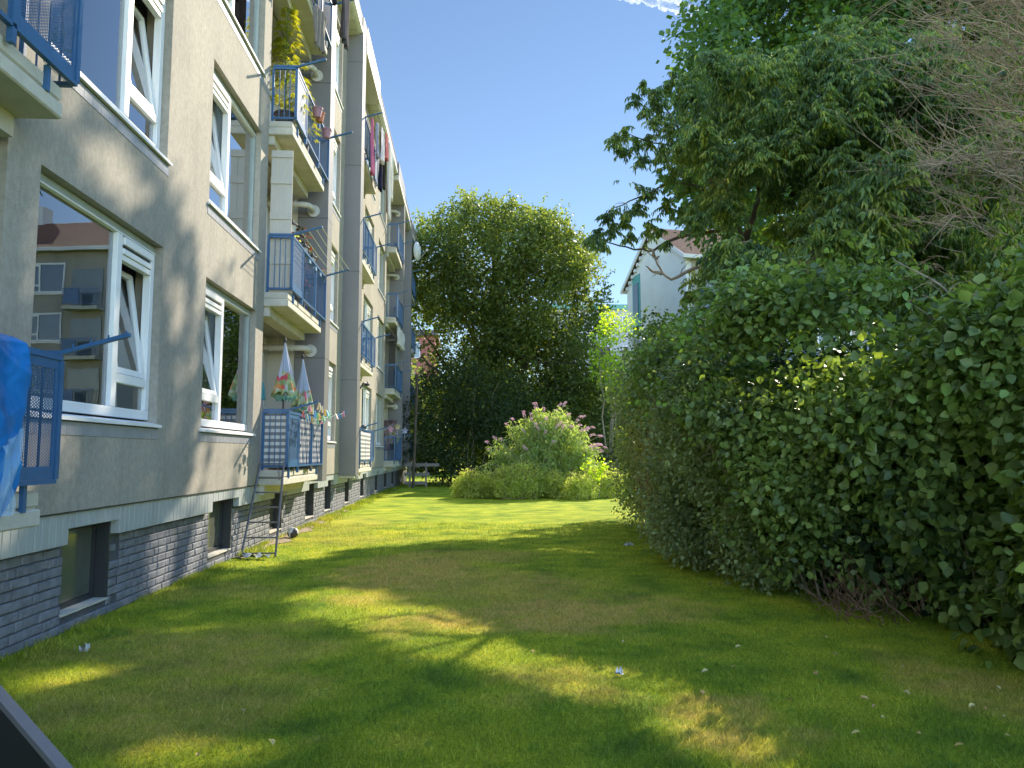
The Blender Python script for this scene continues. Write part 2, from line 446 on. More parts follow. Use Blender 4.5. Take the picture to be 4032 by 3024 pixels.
# ------------------------------------------------------------------ lawn
def lawn_color(nt):
    tc = node(nt, "ShaderNodeTexCoord")
    def nz(sc, det=5, rg=.6, st=(1, 1, 0)):
        mp = node(nt, "ShaderNodeMapping"); mp.inputs['Scale'].default_value = st
        nt.links.new(tc.outputs['Object'], mp.inputs[0])
        n = node(nt, "ShaderNodeTexNoise"); n.inputs['Scale'].default_value = sc; n.inputs['Detail'].default_value = det; n.inputs['Roughness'].default_value = rg
        nt.links.new(mp.outputs[0], n.inputs['Vector']); return n.outputs['Fac']
    g = ramp(nt, nz(1.6), [(.30, (.105, .180, .034)), (.44, (.195, .278, .036)), (.58, (.295, .355, .045)), (.74, (.42, .42, .085))])
    fine = ramp(nt, nz(38, 4, .7), [(.3, (.5, .53, .5)), (.7, (1.42, 1.36, 1.4))])
    m1 = node(nt, "ShaderNodeMix", data_type='RGBA', blend_type='MULTIPLY'); m1.inputs['Factor'].default_value = 1
    big = ramp(nt, nz(.45, 3), [(.35, (.80, .86, .92)), (.62, (1.08, 1.04, 1.0))])
    clo = ramp(nt, nz(6.5, 3, .5), [(.60, (1, 1, 1)), (.68, (.62, .80, .95))])
    mb_ = node(nt, "ShaderNodeMix", data_type='RGBA', blend_type='MULTIPLY'); mb_.inputs['Factor'].default_value = 1
    nt.links.new(big.outputs[0], mb_.inputs['A']); nt.links.new(clo.outputs[0], mb_.inputs['B'])
    mc_ = node(nt, "ShaderNodeMix", data_type='RGBA', blend_type='MULTIPLY'); mc_.inputs['Factor'].default_value = 1
    nt.links.new(g.outputs[0], mc_.inputs['A']); nt.links.new(mb_.outputs['Result'], mc_.inputs['B'])
    nt.links.new(mc_.outputs['Result'], m1.inputs['A']); nt.links.new(fine.outputs[0], m1.inputs['B'])
    # worn brown patches at their places on the lawn
    dn = node(nt, "ShaderNodeTexNoise"); dn.inputs['Scale'].default_value = 1.7; dn.inputs['Detail'].default_value = 4; nt.links.new(tc.outputs['Object'], dn.inputs['Vector'])
    dv = node(nt, "ShaderNodeVectorMath", operation='MULTIPLY_ADD'); nt.links.new(dn.outputs['Color'], dv.inputs[0]); dv.inputs[1].default_value = (1.5, 1.5, 0); nt.links.new(tc.outputs['Object'], dv.inputs[2])
    dw = node(nt, "ShaderNodeVectorMath", operation='SUBTRACT'); nt.links.new(dv.outputs[0], dw.inputs[0]); dw.inputs[1].default_value = (.75, .75, 0)
    sp = node(nt, "ShaderNodeSeparateXYZ"); nt.links.new(dw.outputs[0], sp.inputs[0])
    tot = None
    for (cx, cy, rx, ry, s) in [(-.75, 10.2, .95, 1.7, 1.0), (.15, 11.6, 1.0, .8, .7), (.95, 7.4, .95, .95, 1.0), (.0, 7.1, .8, .6, .7), (.2, 9.0, 1.5, 1.3, .62), (1.9, 7.6, .6, .8, .55),
                                (-1.0, 8.2, .6, .5, .6), (-2.0, 6.2, 1.1, .9, .55), (-1.8, 4.9, .9, .9, .5), (.6, 5.2, .5, .4, .45), (1.4, 4.4, .5, .5, .6),
                                (-2.6, 17, 1.0, 2.5, .3), (-2.6, 8.8, .8, .6, .4), (3.3, 5.0, .5, .7, .6), (-2.2, 14, 1.4, 1.0, .3)]:
        a = node(nt, "ShaderNodeMath", operation='MULTIPLY_ADD'); a.inputs[1].default_value = 1 / rx; a.inputs[2].default_value = -cx / rx; nt.links.new(sp.outputs['X'], a.inputs[0])
        b = node(nt, "ShaderNodeMath", operation='MULTIPLY_ADD'); b.inputs[1].default_value = 1 / ry; b.inputs[2].default_value = -cy / ry; nt.links.new(sp.outputs['Y'], b.inputs[0])
        a2 = node(nt, "ShaderNodeMath", operation='MULTIPLY'); nt.links.new(a.outputs[0], a2.inputs[0]); nt.links.new(a.outputs[0], a2.inputs[1])
        r2 = node(nt, "ShaderNodeMath", operation='MULTIPLY_ADD'); nt.links.new(b.outputs[0], r2.inputs[0]); nt.links.new(b.outputs[0], r2.inputs[1]); nt.links.new(a2.outputs[0], r2.inputs[2])
        f = node(nt, "ShaderNodeMapRange", interpolation_type='SMOOTHSTEP'); f.inputs['From Min'].default_value = 1.5; f.inputs['From Max'].default_value = .1
        f.inputs['To Max'].default_value = s
        nt.links.new(r2.outputs[0], f.inputs['Value'])
        if tot is None: tot = f.outputs[0]
        else:
            mm = node(nt, "ShaderNodeMath", operation='MAXIMUM'); nt.links.new(tot, mm.inputs[0]); nt.links.new(f.outputs[0], mm.inputs[1]); tot = mm.outputs[0]
    ns = ramp(nt, nz(4.5, 6, .75), [(.36, (0, 0, 0)), (.60, (1, 1, 1))])
    ad = node(nt, "ShaderNodeMath", operation='MULTIPLY'); nt.links.new(tot, ad.inputs[0]); nt.links.new(ns.outputs[0], ad.inputs[1])
    ad2 = node(nt, "ShaderNodeMath", operation='MULTIPLY_ADD', use_clamp=True); nt.links.new(tot, ad2.inputs[0]); ad2.inputs[1].default_value = .35; nt.links.new(ad.outputs[0], ad2.inputs[2])
    ad3 = node(nt, "ShaderNodeMath", operation='MULTIPLY'); ad3.inputs[1].default_value = .8; nt.links.new(ad2.outputs[0], ad3.inputs[0])
    m2 = node(nt, "ShaderNodeMix", data_type='RGBA'); nt.links.new(ad3.outputs[0], m2.inputs['Factor'])
    br = ramp(nt, nz(30, 4, .7), [(.3, (.30, .22, .09)), (.7, (.58, .42, .20))])
    nt.links.new(m1.outputs['Result'], m2.inputs['A']); nt.links.new(br.outputs[0], m2.inputs['B'])
    return m2.outputs['Result'], tc, nz

def lawn_mat():
    m, nt, b, out = new_mat("lawn_turf")
    c, tc, nz = lawn_color(nt)
    mg = node(nt, "ShaderNodeMix", data_type='RGBA', blend_type='MULTIPLY'); mg.inputs['Factor'].default_value = 1; mg.inputs['B'].default_value = (1.5, 1.42, .75, 1)
    nt.links.new(c, mg.inputs['A']); nt.links.new(mg.outputs['Result'], b.inputs['Base Color'])
    b.inputs['Roughness'].default_value = .9; b.inputs['Specular IOR Level'].default_value = .1
    bp = node(nt, "ShaderNodeBump"); bp.inputs['Strength'].default_value = .9; bp.inputs['Distance'].default_value = .03
    nt.links.new(nz(55, 5, .75), bp.inputs['Height']); nt.links.new(bp.outputs[0], b.inputs['Normal'])
    return m

def blade_mat():
    m, nt, b, out = new_mat("grass_blade")
    c, tc, nz = lawn_color(nt)
    geo = node(nt, "ShaderNodeNewGeometry")
    rp = ramp(nt, geo.outputs['Random Per Island'], [(0, (.55, .62, .5)), (.75, (1.25, 1.2, 1.0)), (1, (2.0, 1.7, 2.2))])
    mx = node(nt, "ShaderNodeMix", data_type='RGBA', blend_type='MULTIPLY'); mx.inputs['Factor'].default_value = 1
    nt.links.new(c, mx.inputs['A']); nt.links.new(rp.outputs[0], mx.inputs['B'])
    nt.links.new(mx.outputs['Result'], b.inputs['Base Color'])
    b.inputs['Roughness'].default_value = .55; b.inputs['Specular IOR Level'].default_value = .25
    tr = node(nt, "ShaderNodeBsdfTranslucent")
    m3 = node(nt, "ShaderNodeMix", data_type='RGBA', blend_type='MULTIPLY'); m3.inputs['Factor'].default_value = 1; m3.inputs['B'].default_value = (1.7, 1.6, .8, 1)
    nt.links.new(mx.outputs['Result'], m3.inputs['A']); nt.links.new(m3.outputs['Result'], tr.inputs[0])
    ms = node(nt, "ShaderNodeMixShader"); ms.inputs[0].default_value = .4
    nt.links.new(b.outputs[0], ms.inputs[1]); nt.links.new(tr.outputs[0], ms.inputs[2]); nt.links.new(ms.outputs[0], out.inputs['Surface'])
    return m
M['lawn'] = lawn_mat(); M['blade'] = blade_mat()

b = MB()
def gz(x, y):
    return 0.018 * math.sin(x * 1.3 + y * .7) * math.cos(y * .55) * min(1, max(0, (x + 3.2)))
xs = np.concatenate([[-400, -60, -12], np.arange(-3.4, 9.01, .2), [14, 40, 400]])
ys = np.concatenate([[-100, -10], np.arange(0, 20, .25), np.arange(20, 40, 1), [60, 120, 1500]])
b.grid([[(x, y, gz(x, y) if -3.3 < x < 9 and 0 < y < 40 else 0) for y in ys] for x in xs])
g = b.build("lawn", M['lawn'], org=(0, 0, 0), smooth=True)
tag(g, "sunlit and shaded mown lawn with worn brown patches", "lawn", kind='structure')

def raw_mesh(name, V, Fc, nper, mats, mi=None, parent=None, org=(0, 0, 0), smooth=False):
    """V (n,3), Fc (m,nper) numpy -> object"""
    me = bpy.data.meshes.new(name)
    V = np.asarray(V, dtype=np.float32) - np.array(org, dtype=np.float32)
    Fc = np.asarray(Fc, dtype=np.int32)
    me.vertices.add(len(V)); me.vertices.foreach_set("co", V.ravel())
    me.loops.add(Fc.size); me.loops.foreach_set("vertex_index", Fc.ravel())
    me.polygons.add(len(Fc))
    me.polygons.foreach_set("loop_start", np.arange(0, Fc.size, nper, dtype=np.int32))
    me.polygons.foreach_set("loop_total", np.full(len(Fc), nper, dtype=np.int32))
    if not isinstance(mats, (list, tuple)): mats = [mats]
    for q in mats: me.materials.append(q)
    if mi is not None: me.polygons.foreach_set("material_index", np.asarray(mi, dtype=np.int32))
    if smooth: me.polygons.foreach_set("use_smooth", [True] * len(Fc))
    me.update(calc_edges=True)
    o = bpy.data.objects.new(name, me)
    link(o, parent, org)
    return o

def grass_blades(name, X, Y, hgt, wid, lean=.5, z0=None):
    n = len(X)
    a = rng.uniform(0, 2 * np.pi, n); h = hgt * rng.uniform(.5, 1.3, n)
    dx, dy = np.cos(a) * wid / 2, np.sin(a) * wid / 2
    la = rng.uniform(0, 2 * np.pi, n); ll = h * lean * rng.uniform(.2, 1.4, n)
    z = np.zeros(n) if z0 is None else z0
    V = np.empty((n, 3, 3))
    V[:, 0] = np.stack([X - dx, Y - dy, z - .004], 1); V[:, 1] = np.stack([X + dx, Y + dy, z - .004], 1)
    V[:, 2] = np.stack([X + np.cos(la) * ll, Y + np.sin(la) * ll, z + h], 1)
    o = raw_mesh(name, V.reshape(-1, 3), np.arange(3 * n).reshape(-1, 3), 3, M['blade'])
    return o
NB = 430000
u = rng.uniform(0, 1, NB)
Yb = 3.2 * (17 / 3.2) ** (u ** 1.12)
Xb = rng.uniform(-1, 1, NB) * (Yb * .80) + Yb * .06
k = (Xb > -3.36) & (Xb < 4.6)
Xb, Yb = Xb[k], Yb[k]
gzv = 0.018 * np.sin(Xb * 1.3 + Yb * .7) * np.cos(Yb * .55) * np.clip(Xb + 3.2, 0, 1)
# blades thin out on the worn ground and stand in tufts
dens = .5 + .5 * np.sin(Xb * 9 + 3 * np.sin(Yb * 7)) * np.sin(Yb * 8 + 2 * np.sin(Xb * 6))
wid = .0028 * (1 + Yb * .12)
o = grass_blades("grass", Xb, Yb, (.017 + .014 * dens + .0008 * Yb) * np.where(rng.uniform(0, 1, len(Xb)) < .03, 2.2, 1), wid, 1.0, gzv)
tag(o, "short mown grass blades covering the lawn", "grass", kind='stuff')
# longer unmown grass along the foot of the plinth
n = 26000
Yw = rng.uniform(4.5, 34, n) ; 
cl = np.sin(Yw * 2.1) + np.sin(Yw * 5.3 + 1) + .6 * np.sin(Yw * 13)
k = cl > rng.uniform(-1.2, 1.6, n); Yw = Yw[k]
Xw = -3.38 + np.abs(rng.normal(0, .17, len(Yw)))
k = ~((Yw > 12.7) & (Yw < 16.0) & (Xw > -3.3)); Xw, Yw = Xw[k], Yw[k]
o = grass_blades("weeds", Xw, Yw, np.where(Yw < 11, .065, .10), .006 * (1 + Yw * .06), .8)
tag(o, "tufts of long grass and weeds along the brick plinth", "weeds", kind='stuff')
# bare soil strip at the wall foot
b = MB()
P = []
for i in range(60):
    y = 11.5 + i * .2
    w = .10 + .22 * abs(math.sin(y * 1.7)) * (1 if 13 < y < 17 else .6) + .06 * math.sin(y * 7)
    P.append([(-3.39, y, .012), (-3.39 + w * .6, y, .028), (-3.39 + w, y, .008)])
b.grid(P)
tag(b.build("soil_strip", M['soil'], org=(0, 0, 0), smooth=True), "bare dry soil strip at the foot of the brick plinth", "soil", kind='structure')
# ------------------------------------------------------------------ the long apartment building on the left
XW, XB, XS, XR, XF = -3.29, -3.39, -2.905, -2.87, -2.86
ST = 2.87
PER = 18.2
YEND = 44.0
bld = empty("apartment_building", (-7, 20, 0), "long four storey cream stucco apartment block with blue balconies along the left of the lawn", "building")

WIN = []   # (type, y0) ground-level openings
for base in (0, PER):
    WIN += [('A', 5.95 + base), ('B', 9.72 + base)]
WIN += [('C', 17.0), ('C', 17.0 + PER)]
TYPEW = {'A': 2.40, 'B': 2.30, 'C': 2.35}
Z0, Z1 = 1.81, 3.73

def wall_seg(b, y0, y1, z0, z1, ops, xo=XW, xi=XW - .28, m=0):
    """ops: list of (ya, yb, za, zb)"""
    yb = sorted({y0, y1, *[o[0] for o in ops], *[o[1] for o in ops]})
    for a, c in zip(yb[:-1], yb[1:]):
        cut = sorted([(o[2], o[3]) for o in ops if o[0] <= a + 1e-6 and o[1] >= c - 1e-6])
        z = z0
        for za, zb in cut:
            if za > z: b.box(xi, xo, a, c, z, za, m)
            z = zb
        if z1 > z: b.box(xi, xo, a, c, z, z1, m)

b = MB()
SEGS = [(-6, 2.55), (5.52, 12.45), (15.98, 20.06), (23.72, 30.65), (34.18, 38.26), (41.92, YEND)]
for (a, c) in SEGS:
    ops = [(y, y + TYPEW[t], Z0 + ST * k, Z1 + ST * k) for t, y in WIN if a < y < c for k in range(4)]
    wall_seg(b, a, c, 1.03, 12.78, ops)
b.box(-12.5, XW - .285, YEND - .3, YEND, 1.0, 12.8)
wall = b.build("wall", M['stucco'], bld)
# loggia back and side walls
LOG = [(2.55, 5.52), (12.45, 15.5), (20.62, 23.72), (30.65, 33.7), (38.82, 41.92)]
for (a, c) in LOG:
    b = MB()
    b.box(-4.25, -4.0, a - .1, c + .1, 1.03, 12.78)
    b.box(-4.0, XW - .285, a - .28, a - .003, 1.03, 12.78)
    b.box(-4.0, -3.47, c + .003, c + .28, 1.03, 12.78)
    b.build("loggia_wall", M['cream'], bld)
# interior: floors and a back wall so that glass looks into rooms
b = MB()
for k in range(5):
    b.box(-7.5, -3.60, -6, YEND - .31, .95 + ST * k, 1.2 + ST * k)
b.box(-7.7, -7.5, -6, YEND - .31, .9, 12.8)
for y in np.arange(-6, 44, 4.55):
    b.box(-7.5, -4.3, y + .1, y + .25, 1.2, 12.6)
b.build("interior", M['interior'], bld)
# plinth: core + individually pillowed painted bricks
BW = [(6.78, 7.62), (10.45, 11.42), (13.6, 14.45), (16.5, 17.4), (18.72, 19.5), (21.75, 22.45), (24.85, 25.6), (28.7, 29.5), (31.9, 32.6), (35, 35.7)]
b = MB()
wall_seg(b, -6, YEND, -.1, 1.0, [(a, c, .13, .90) for a, c in BW], XB - .012, XB - .3)
b.build("plinth_core", M['mortar'], bld)
b = MB()
rw, z = 0, .005
while z < .80:
    y = 3.6 + (0.13 if rw % 2 else 0)
    k = rw
    while y < 37:
        L = .235 if (k % 3) else .115
        L += random.uniform(-.012, .012)
        e = y + L - .012
        blocked = any(not (e < a or y > c) for a, c in BW) and .05 < z + .03
        if blocked:
            for a, c in BW:
                if y < a < e: e = a; blocked = (e - y) < .04; break
                if y < c < e: y = c; blocked = (e - y) < .04; break
        if not blocked:
            d = random.uniform(.0, .009); j = lambda s=.003: random.uniform(-s, s)
            x0, x1 = XB - .03, XB + d
            zt = z + .070
            ch = .009
            ring0 = [(x0, y, z), (x0, e, z), (x0, e, zt), (x0, y, zt)]
            ring1 = [(x1 - .007, y + j(), z + j()), (x1 - .007, e + j(), z + j()), (x1 - .007, e + j(), zt + j()), (x1 - .007, y + j(), zt + j())]
            ring2 = [(x1 + j(.002), y + ch + j(), z + ch + j()), (x1 + j(.002), e - ch + j(), z + ch + j()), (x1 + j(.002), e - ch + j(), zt - ch + j()), (x1 + j(.002), y + ch + j(), zt - ch + j())]
            vs = ring0 + ring1 + ring2
            fs = []
            for r in (0, 4):
                for q in range(4):
                    fs.append((r + q, r + (q + 1) % 4, r + 4 + (q + 1) % 4, r + 4 + q))
            fs.append((8, 9, 10, 11))
            b.add(vs, fs)
        y += L; k += 1
    z += .0815; rw += 1
b.build("plinth", M['brick'], bld)
# vertical cladding boards with notches above the basement windows
b = MB()
y = -6.0
while y < YEND - .2:
    e = y + .098
    zl = .755
    for a, c in BW:
        if a - .09 < y + .05 < c + .01: zl = .885
    b.bbox(XW - .10, XW - .012 + random.uniform(-.002, .002), y, e, zl, 1.018, .004)
    y += .104
b.build("cladding", M['cladding'], bld)
b = MB(); b.box(XW - .12, XW - .024, -6, YEND, .905, 1.022); b.box(XW - .1, XW + .004, -6, YEND, 1.016, 1.028)
b.build("cladding_trim", M['darkframe'], bld)
# basement windows
bproto = None
def basement_window(y0, w):
    b = MB()
    x = XB - .14
    for (a, c, d, e) in ((y0, y0 + .05, .16, .9), (y0 + w - .05, y0 + w, .16, .9), (y0 + .05, y0 + w - .05, .16, .21), (y0 + .05, y0 + w - .05, .83, .9)):
        b.box(x - .05, x + .03, a, c, d, e, 0)
    b.box(x - .1, XB - .02, y0 + .003, y0 + w - .003, .10, .145, 1)
    b.box(x + .031, XB + .012, y0 + .003, y0 + w - .003, .146, .165, 1)
    b.box(x + .031, XB + .006, y0 + w - .028, y0 + w - .002, .166, .88, 0)
    o = b.build("basement_window", [M['darkframe'], M['concrete']], bld)
    g = MB(); g.box(x - .012, x - .004, y0 + .05, y0 + w - .05, .21, .83)
    g.build("pane", M['bglass'], o)
    return o
M['bglass'] = simple("frosted_dark_glass", (.10, .11, .085), .12, var=.3, scale=1.2, spec=.8)
for a, c in BW: basement_window(a, c - a)

# windows ------------------------------------------------------------
def curtain(b, x, y0, y1, z0, z1, m=0, amp=.025, wl=.11, drift=0):
    n = max(8, int((y1 - y0) / .025))
    P = []
    for i in range(n + 1):
        t = i / n; y = y0 + (y1 - y0) * t
        xx = x + amp * math.sin(2 * math.pi * y / wl + math.sin(y * 9)) + .3 * amp * math.sin(y * 71)
        P.append([(xx, y, z0), (xx + drift * .5, y, (z0 + z1) / 2), (xx + drift, y, z1)])
    b.grid(P, m)

def window(y0, typ):
    """frame at ground level; opening y0..y0+w, Z0..Z1"""
    w = TYPEW[typ]; y1 = y0 + w
    xo, xi = XW - .085, XW - .165
    b = MB()
    b.bbox(xi, xo, y0 + .004, y1 - .004, 1.862, 1.955, .005, 0)          # bottom rail
    b.bbox(xi, xo - .006, y0 + .004, y1 - .004, 3.655, 3.726, .004, 1)   # top rail, dull green grey
    b.bbox(xi, xo + .008, y0 + .004, y1 - .004, 3.640, 3.654, .002, 0)
    if typ in 'AC':
        f0, f1, c0, c1 = y0 + .045, y1 - .89, y1 - .78, y1 - .095
        mull = (f1, c0); side_c = (c1, y1 - .004); side_f = (y0 + .004, f0)
    else:
        c0, c1, f0, f1 = y0 + .055, y0 + .90, y0 + 1.0, y1 - .06
        mull = (c1, f0); side_c = (y0 + .004, c0); side_f = (f1, y1 - .004)
    b.bbox(xi, xo + .004, mull[0], mull[1], 1.956, 3.639, .005, 0)
    b.bbox(xi, xo, side_c[0], side_c[1], 1.956, 3.639, .005, 0)
    b.bbox(xi, xo - .004, side_f[0], side_f[1], 1.956, 3.639, .004, 1)
    b.bbox(xi + .01, xo - .001, c0, c1, 2.195, 2.285, .004, 0)           # transom
    b.bbox(xi + .01, xo - .001, c0, c1, 3.395, 3.452, .004, 0)
    fr = b.build("window", [M['white'], M['greyframe']], bld)
    # ventilation grille box
    v = MB()
    v.bbox(xi + .01, xo + .022, c0 + .01, c1 - .01, 3.548, 3.625, .004, 0)
    v.bbox(xi + .01, xo + .014, c0 + .01, c1 - .01, 3.456, 3.512, .004, 0)
    v.box(xi + .01, xo - .01, c0 + .01, c1 - .01, 3.513, 3.547, 1)
    v.build("vent_grille", [M['white'], M['darkframe']], fr)
    g = MB()
    g.box(xi + .035, xi + .04, f0, f1, 1.956, 3.639)
    g.box(xi + .035, xi + .04, c0, c1, 1.956, 2.194)
    g.build("glass", M['glass'], fr)
    # bottom-hung casement tilted into the room
    tilt = .17
    def T(x, y, z):
        t = (z - 2.29) / 1.1
        return (x - tilt * t, y, z)
    s = MB()
    zs0, zs1 = 2.292, 3.385
    def member(a, c, d, e, th0=xo - .055, th1=xo - .012):
        vs = [T(x, y, z) for x in (th0, th1) for y, z in ((a, d), (c, d), (c, e), (a, e))]
        s.add(vs, [(0, 3, 2, 1), (4, 5, 6, 7), (0, 1, 5, 4), (1, 2, 6, 5), (2, 3, 7, 6), (3, 0, 4, 7)], 0)
    member(c0 + .012, c0 + .075, zs0, zs1); member(c1 - .075, c1 - .012, zs0, zs1)
    member(c0 + .075, c1 - .075, zs0, zs0 + .06); member(c0 + .075, c1 - .075, zs1 - .06, zs1)
    q = [T(xo - .035, y, z) for y, z in ((c0 + .075, zs0 + .06), (c1 - .075, zs0 + .06), (c1 - .075, zs1 - .06), (c0 + .075, zs1 - .06))]
    s.add(q, [(0, 1, 2, 3)], 1)
    hy = c1 - .045 if typ in 'AC' else c0 + .045
    s.bar(T(xo - .075, hy, 2.80), T(xo - .075, hy, 2.92), .02, .02, 2)
    s.build("casement", [M['white'], M['glass'], M['darkframe']], fr)
    # projecting sill and tile strip
    s = MB()
    ys0, ys1 = y0 - .05, y1 + .05
    vs = [(xi + .05, ys0, 1.845), (XW + .042, ys0, 1.812), (XW + .042, ys0, 1.782), (xi + .05, ys0, 1.80)]
    vs += [(x, ys1, z) for x, _, z in vs]
    s.add(vs, [(0, 1, 2, 3), (7, 6, 5, 4), (0, 4, 5, 1), (1, 5, 6, 2), (2, 6, 7, 3), (3, 7, 4, 0)], 0)
    for q in np.arange(ys0, ys1 - .01, .155):
        s.bbox(XW - .01, XW + .006, q, min(q + .152, ys1), 1.66, 1.772, .002, 1)
    s.box(XW - .02, XW + .001, ys0, ys1, 1.772, 1.783, 2)
    s.build("sill", [M['white'], M['tile'], M['darkframe']], fr)
    # net curtains behind
    c = MB()
    curtain(c, xi - .16, f0 + .02, f0 + (f1 - f0) * (.42 if typ == 'A' else .3), 1.90, 3.6)
    curtain(c, xi - .16, f1 - (f1 - f0) * (.16 if typ == 'A' else .45), f1, 1.90, 3.6, wl=.13)
    curtain(c, xi - .30, c0, c0 + (c1 - c0) * .55, 1.90, 3.6, wl=.09)
    c.build("curtain", M['curtain'], fr, smooth=True)
    return fr
WP = {}
for t, y in WIN:
    for k in range(4):
        if t not in WP:
            WP[t] = (window(y, t), y)
        else:
            p, yp = WP[t]
            wc = copy_tree(p, bld, (0, y - yp, ST * k))
            if t == 'A' and k in (1, 3) and y < 10:      # full width net curtain upstairs
                cb = MB(); curtain(cb, XW - .24, y + .08, y + 1.5, 1.9 + ST * k, 3.62 + ST * k, amp=.02, wl=.15)
                cb.build("curtain", M['curtain'], wc, smooth=True)

# balconies ------------------------------------------------------------
def rail_frame(b, y0, y1, near, panel):
    """front railing y0..y1 at level 0; near = side panel at y0 (else y1)"""
    z0, z1 = 1.315, 2.175
    b.bar((XR, y0, z1), (XR, y1, z1), .045, .035)
    b.bar((XR, y0, z0), (XR, y1, z0), .04, .03)
    b.box(XR + .016, XR + .022, y0, y1, z1 + .018, z1 + .024)
    for y in (y0, y1): b.box(XR - .022, XR + .022, y - .022, y + .022, z0 + .016, z1 - .018)
    for y in ((y0 + .78, y0 + 1.9) if panel == 'near' else (y1 - .78, y1 - 1.9)):
        b.box(XR - .02, XR + .02, y - .022, y + .022, 1.20, z1 - .018)
    for y in (y0 + .3, y1 - .3): b.box(XR - .05, XR - .02, y - .02, y + .02, 1.12, z0 - .016)
    a, c = (y0 + .82, y1 - .04) if panel == 'near' else (y0 + .04, y1 - .82)
    n = int((c - a) / .105)
    for i in range(n + 1):
        y = a + (c - a) * i / n
        b.box(XR - .005, XR + .005, y - .004, y + .004, z0 + .016, z1 - .018)
    # end panels between wall and corner
    for y in (y0, y1):
        b.bar((XW + .02, y, z1), (XR - .023, y, z1), .04, .035)
        b.bar((XW + .02, y, z0), (XR - .023, y, z0), .04, .03)
        b.box(XW + .02, XW + .055, y - .018, y + .018, 1.255, z1 - .018)
        for i in range(1, 4):
            x = XW + .055 + (XR - XW - .08) * i / 4
            b.box(x - .006, x + .006, y - .006, y + .006, z0 + .016, z1 - .018)

def balcony(y0, y1, panel):
    ys0, ys1 = (y0 - .05, y1 - .17) if panel == 'near' else (y0 + .15, y1 - .07)
    s = MB()
    s.bbox(-4.0, XS - .012, ys0 + .01, ys1 - .01, 1.145, 1.25, .012)
    s.box(-4.0, XS - .03, ys0 + .02, ys1 - .02, 1.130, 1.146)
    s.bbox(-4.0, XS, ys0, ys1, 1.015, 1.131, .012)
    s.box(XW - .16, XW + .08, ys0 + .05, ys1 - .05, .86, 1.014)
    sl_ = s.build("balcony", M['concrete'], bld)
    b = MB(); rail_frame(b, y0, y1, True, panel)
    b.build("railing", M['blue'], sl_)
    p = MB()
    a, c = (y0 + .03, y0 + .75) if panel == 'near' else (y1 - .75, y1 - .03)
    p.box(XR + .003, XR + .006, a + .02, c - .02, 1.335, 2.15, 0)
    for q in ((a, a + .035), (c - .035, c)): p.box(XR - .002, XR + .012, q[0], q[1], 1.332, 2.155, 1)
    p.box(XR - .002, XR + .012, a + .035, c - .035, 1.332, 1.42, 1); p.box(XR - .002, XR + .012, a + .035, c - .035, 2.09, 2.155, 1)
    p.build("perforated_panel", [M['perf'], M['blue']], sl_)
    for y in (y0, y1):
        d = MB()
        d.bar((XW + .04, y, 2.215), (XR + .01, y, 2.215), .035, .03)
        d.bar((XR + .005, y, 2.213), (-2.39, y - .02, 2.345), .035, .028)
        for q in (.2, .45, .7, .95):
            x = XR + (-2.39 - XR) * q
            d.box(x - .005, x + .005, y - .026, y - .018, 2.21 + .13 * q, 2.25 + .13 * q)
        d.build("drying_arm", M['blue'], sl_)
    return sl_
BALP = {}
# (y0, y1, panel side): rail extents
BAL = [(2.57, 5.56, 'far'), (12.50, 15.42, 'near'), (20.77, 23.76, 'far'), (30.70, 33.62, 'near'), (38.97, 41.96, 'far')]
for (y0, y1, pn) in BAL:
    for k in range(4):
        if pn not in BALP:
            BALP[pn] = (balcony(y0, y1, pn), y0)
        else:
            p, yp = BALP[pn]
            copy_tree(p, bld, (0, y0 - yp, ST * k))

# fins, canopies, eaves, roof ------------------------------------------
FINS = [(1.85, 2.4, 2.4, 5.6), (15.5, 15.98, 12.35, 15.5), (20.06, 20.62, 20.62, 23.8), (33.7, 34.18, 30.55, 33.7), (38.26, 38.82, 38.82, 42.0)]
for (a, c, l0, l1) in FINS:
    f = MB()
    f.box(-3.46, XF, a, c, .975, 13.32, 0)
    for k in range(1, 5):
        z = .975 + ST * k - .42
        f.box(-3.463, XF + .002, a - .002, c + .002, z, z + .009, 1)
    f.build("fin", [M['fin'], M['joint']], bld)
    cn = MB()
    cn.box(-4.2, XF + .03, l0 + .003, l1 - .003, 12.60, 12.80, 1)
    cn.box(XF - .14, XF + .031, l0 + .003, l1 - .003, 12.801, 13.35, 0)
    e0 = l0 + .003 if l1 > a and l0 < a else l1 - .12
    cn.box(-3.46, XF - .141, e0, e0 + .117, 12.801, 13.35, 0)
    cn.build("canopy", [M['fin'], M['soffit']], bld)
for (a, c) in [(-6, 1.84), (5.61, 12.34), (15.985, 20.055), (23.81, 30.54), (34.185, 38.255), (42.01, YEND + .1)]:
    b = MB()
    b.box(-4.5, -2.98, a, c, 12.79, 12.84, 0)
    for q in np.arange(a + .01, c - .3, .42):
        b.box(-3.28, -2.99, q + .41, q + .418, 12.784, 12.792, 2)
    b.bbox(-3.0, -2.88, a, c, 12.85, 12.99, .012, 1)
    b.box(-3.02, -2.90, a, c, 12.995, 13.25, 2)
    b.box(-3.05, -2.885, a, c, 13.25, 13.285, 3)
    b.build("eaves", [M['soffit'], M['white'], M['fin'], M['roofedge']], bld)
b = MB()
b.box(-12.6, -3.05, -6, YEND + .05, 12.85, 13.26)
b.build("roof", M['roofedge'], bld)
for (y, w, h) in [(26.5, .8, 1.5), (36.3, .7, 2.0), (38.0, .5, 1.0)]:
    b = MB(); b.bbox(-4.0, -3.35, y, y + w, 13.27, 13.27 + h, .02, 0); b.lathe((-3.65, y + w / 2, 13.27 + h), [(.12, 0), (.12, .25), (.17, .27), (.17, .33)], 12, 1)
    b.build("chimney", [M['roofedge'], M['pipe']], bld)
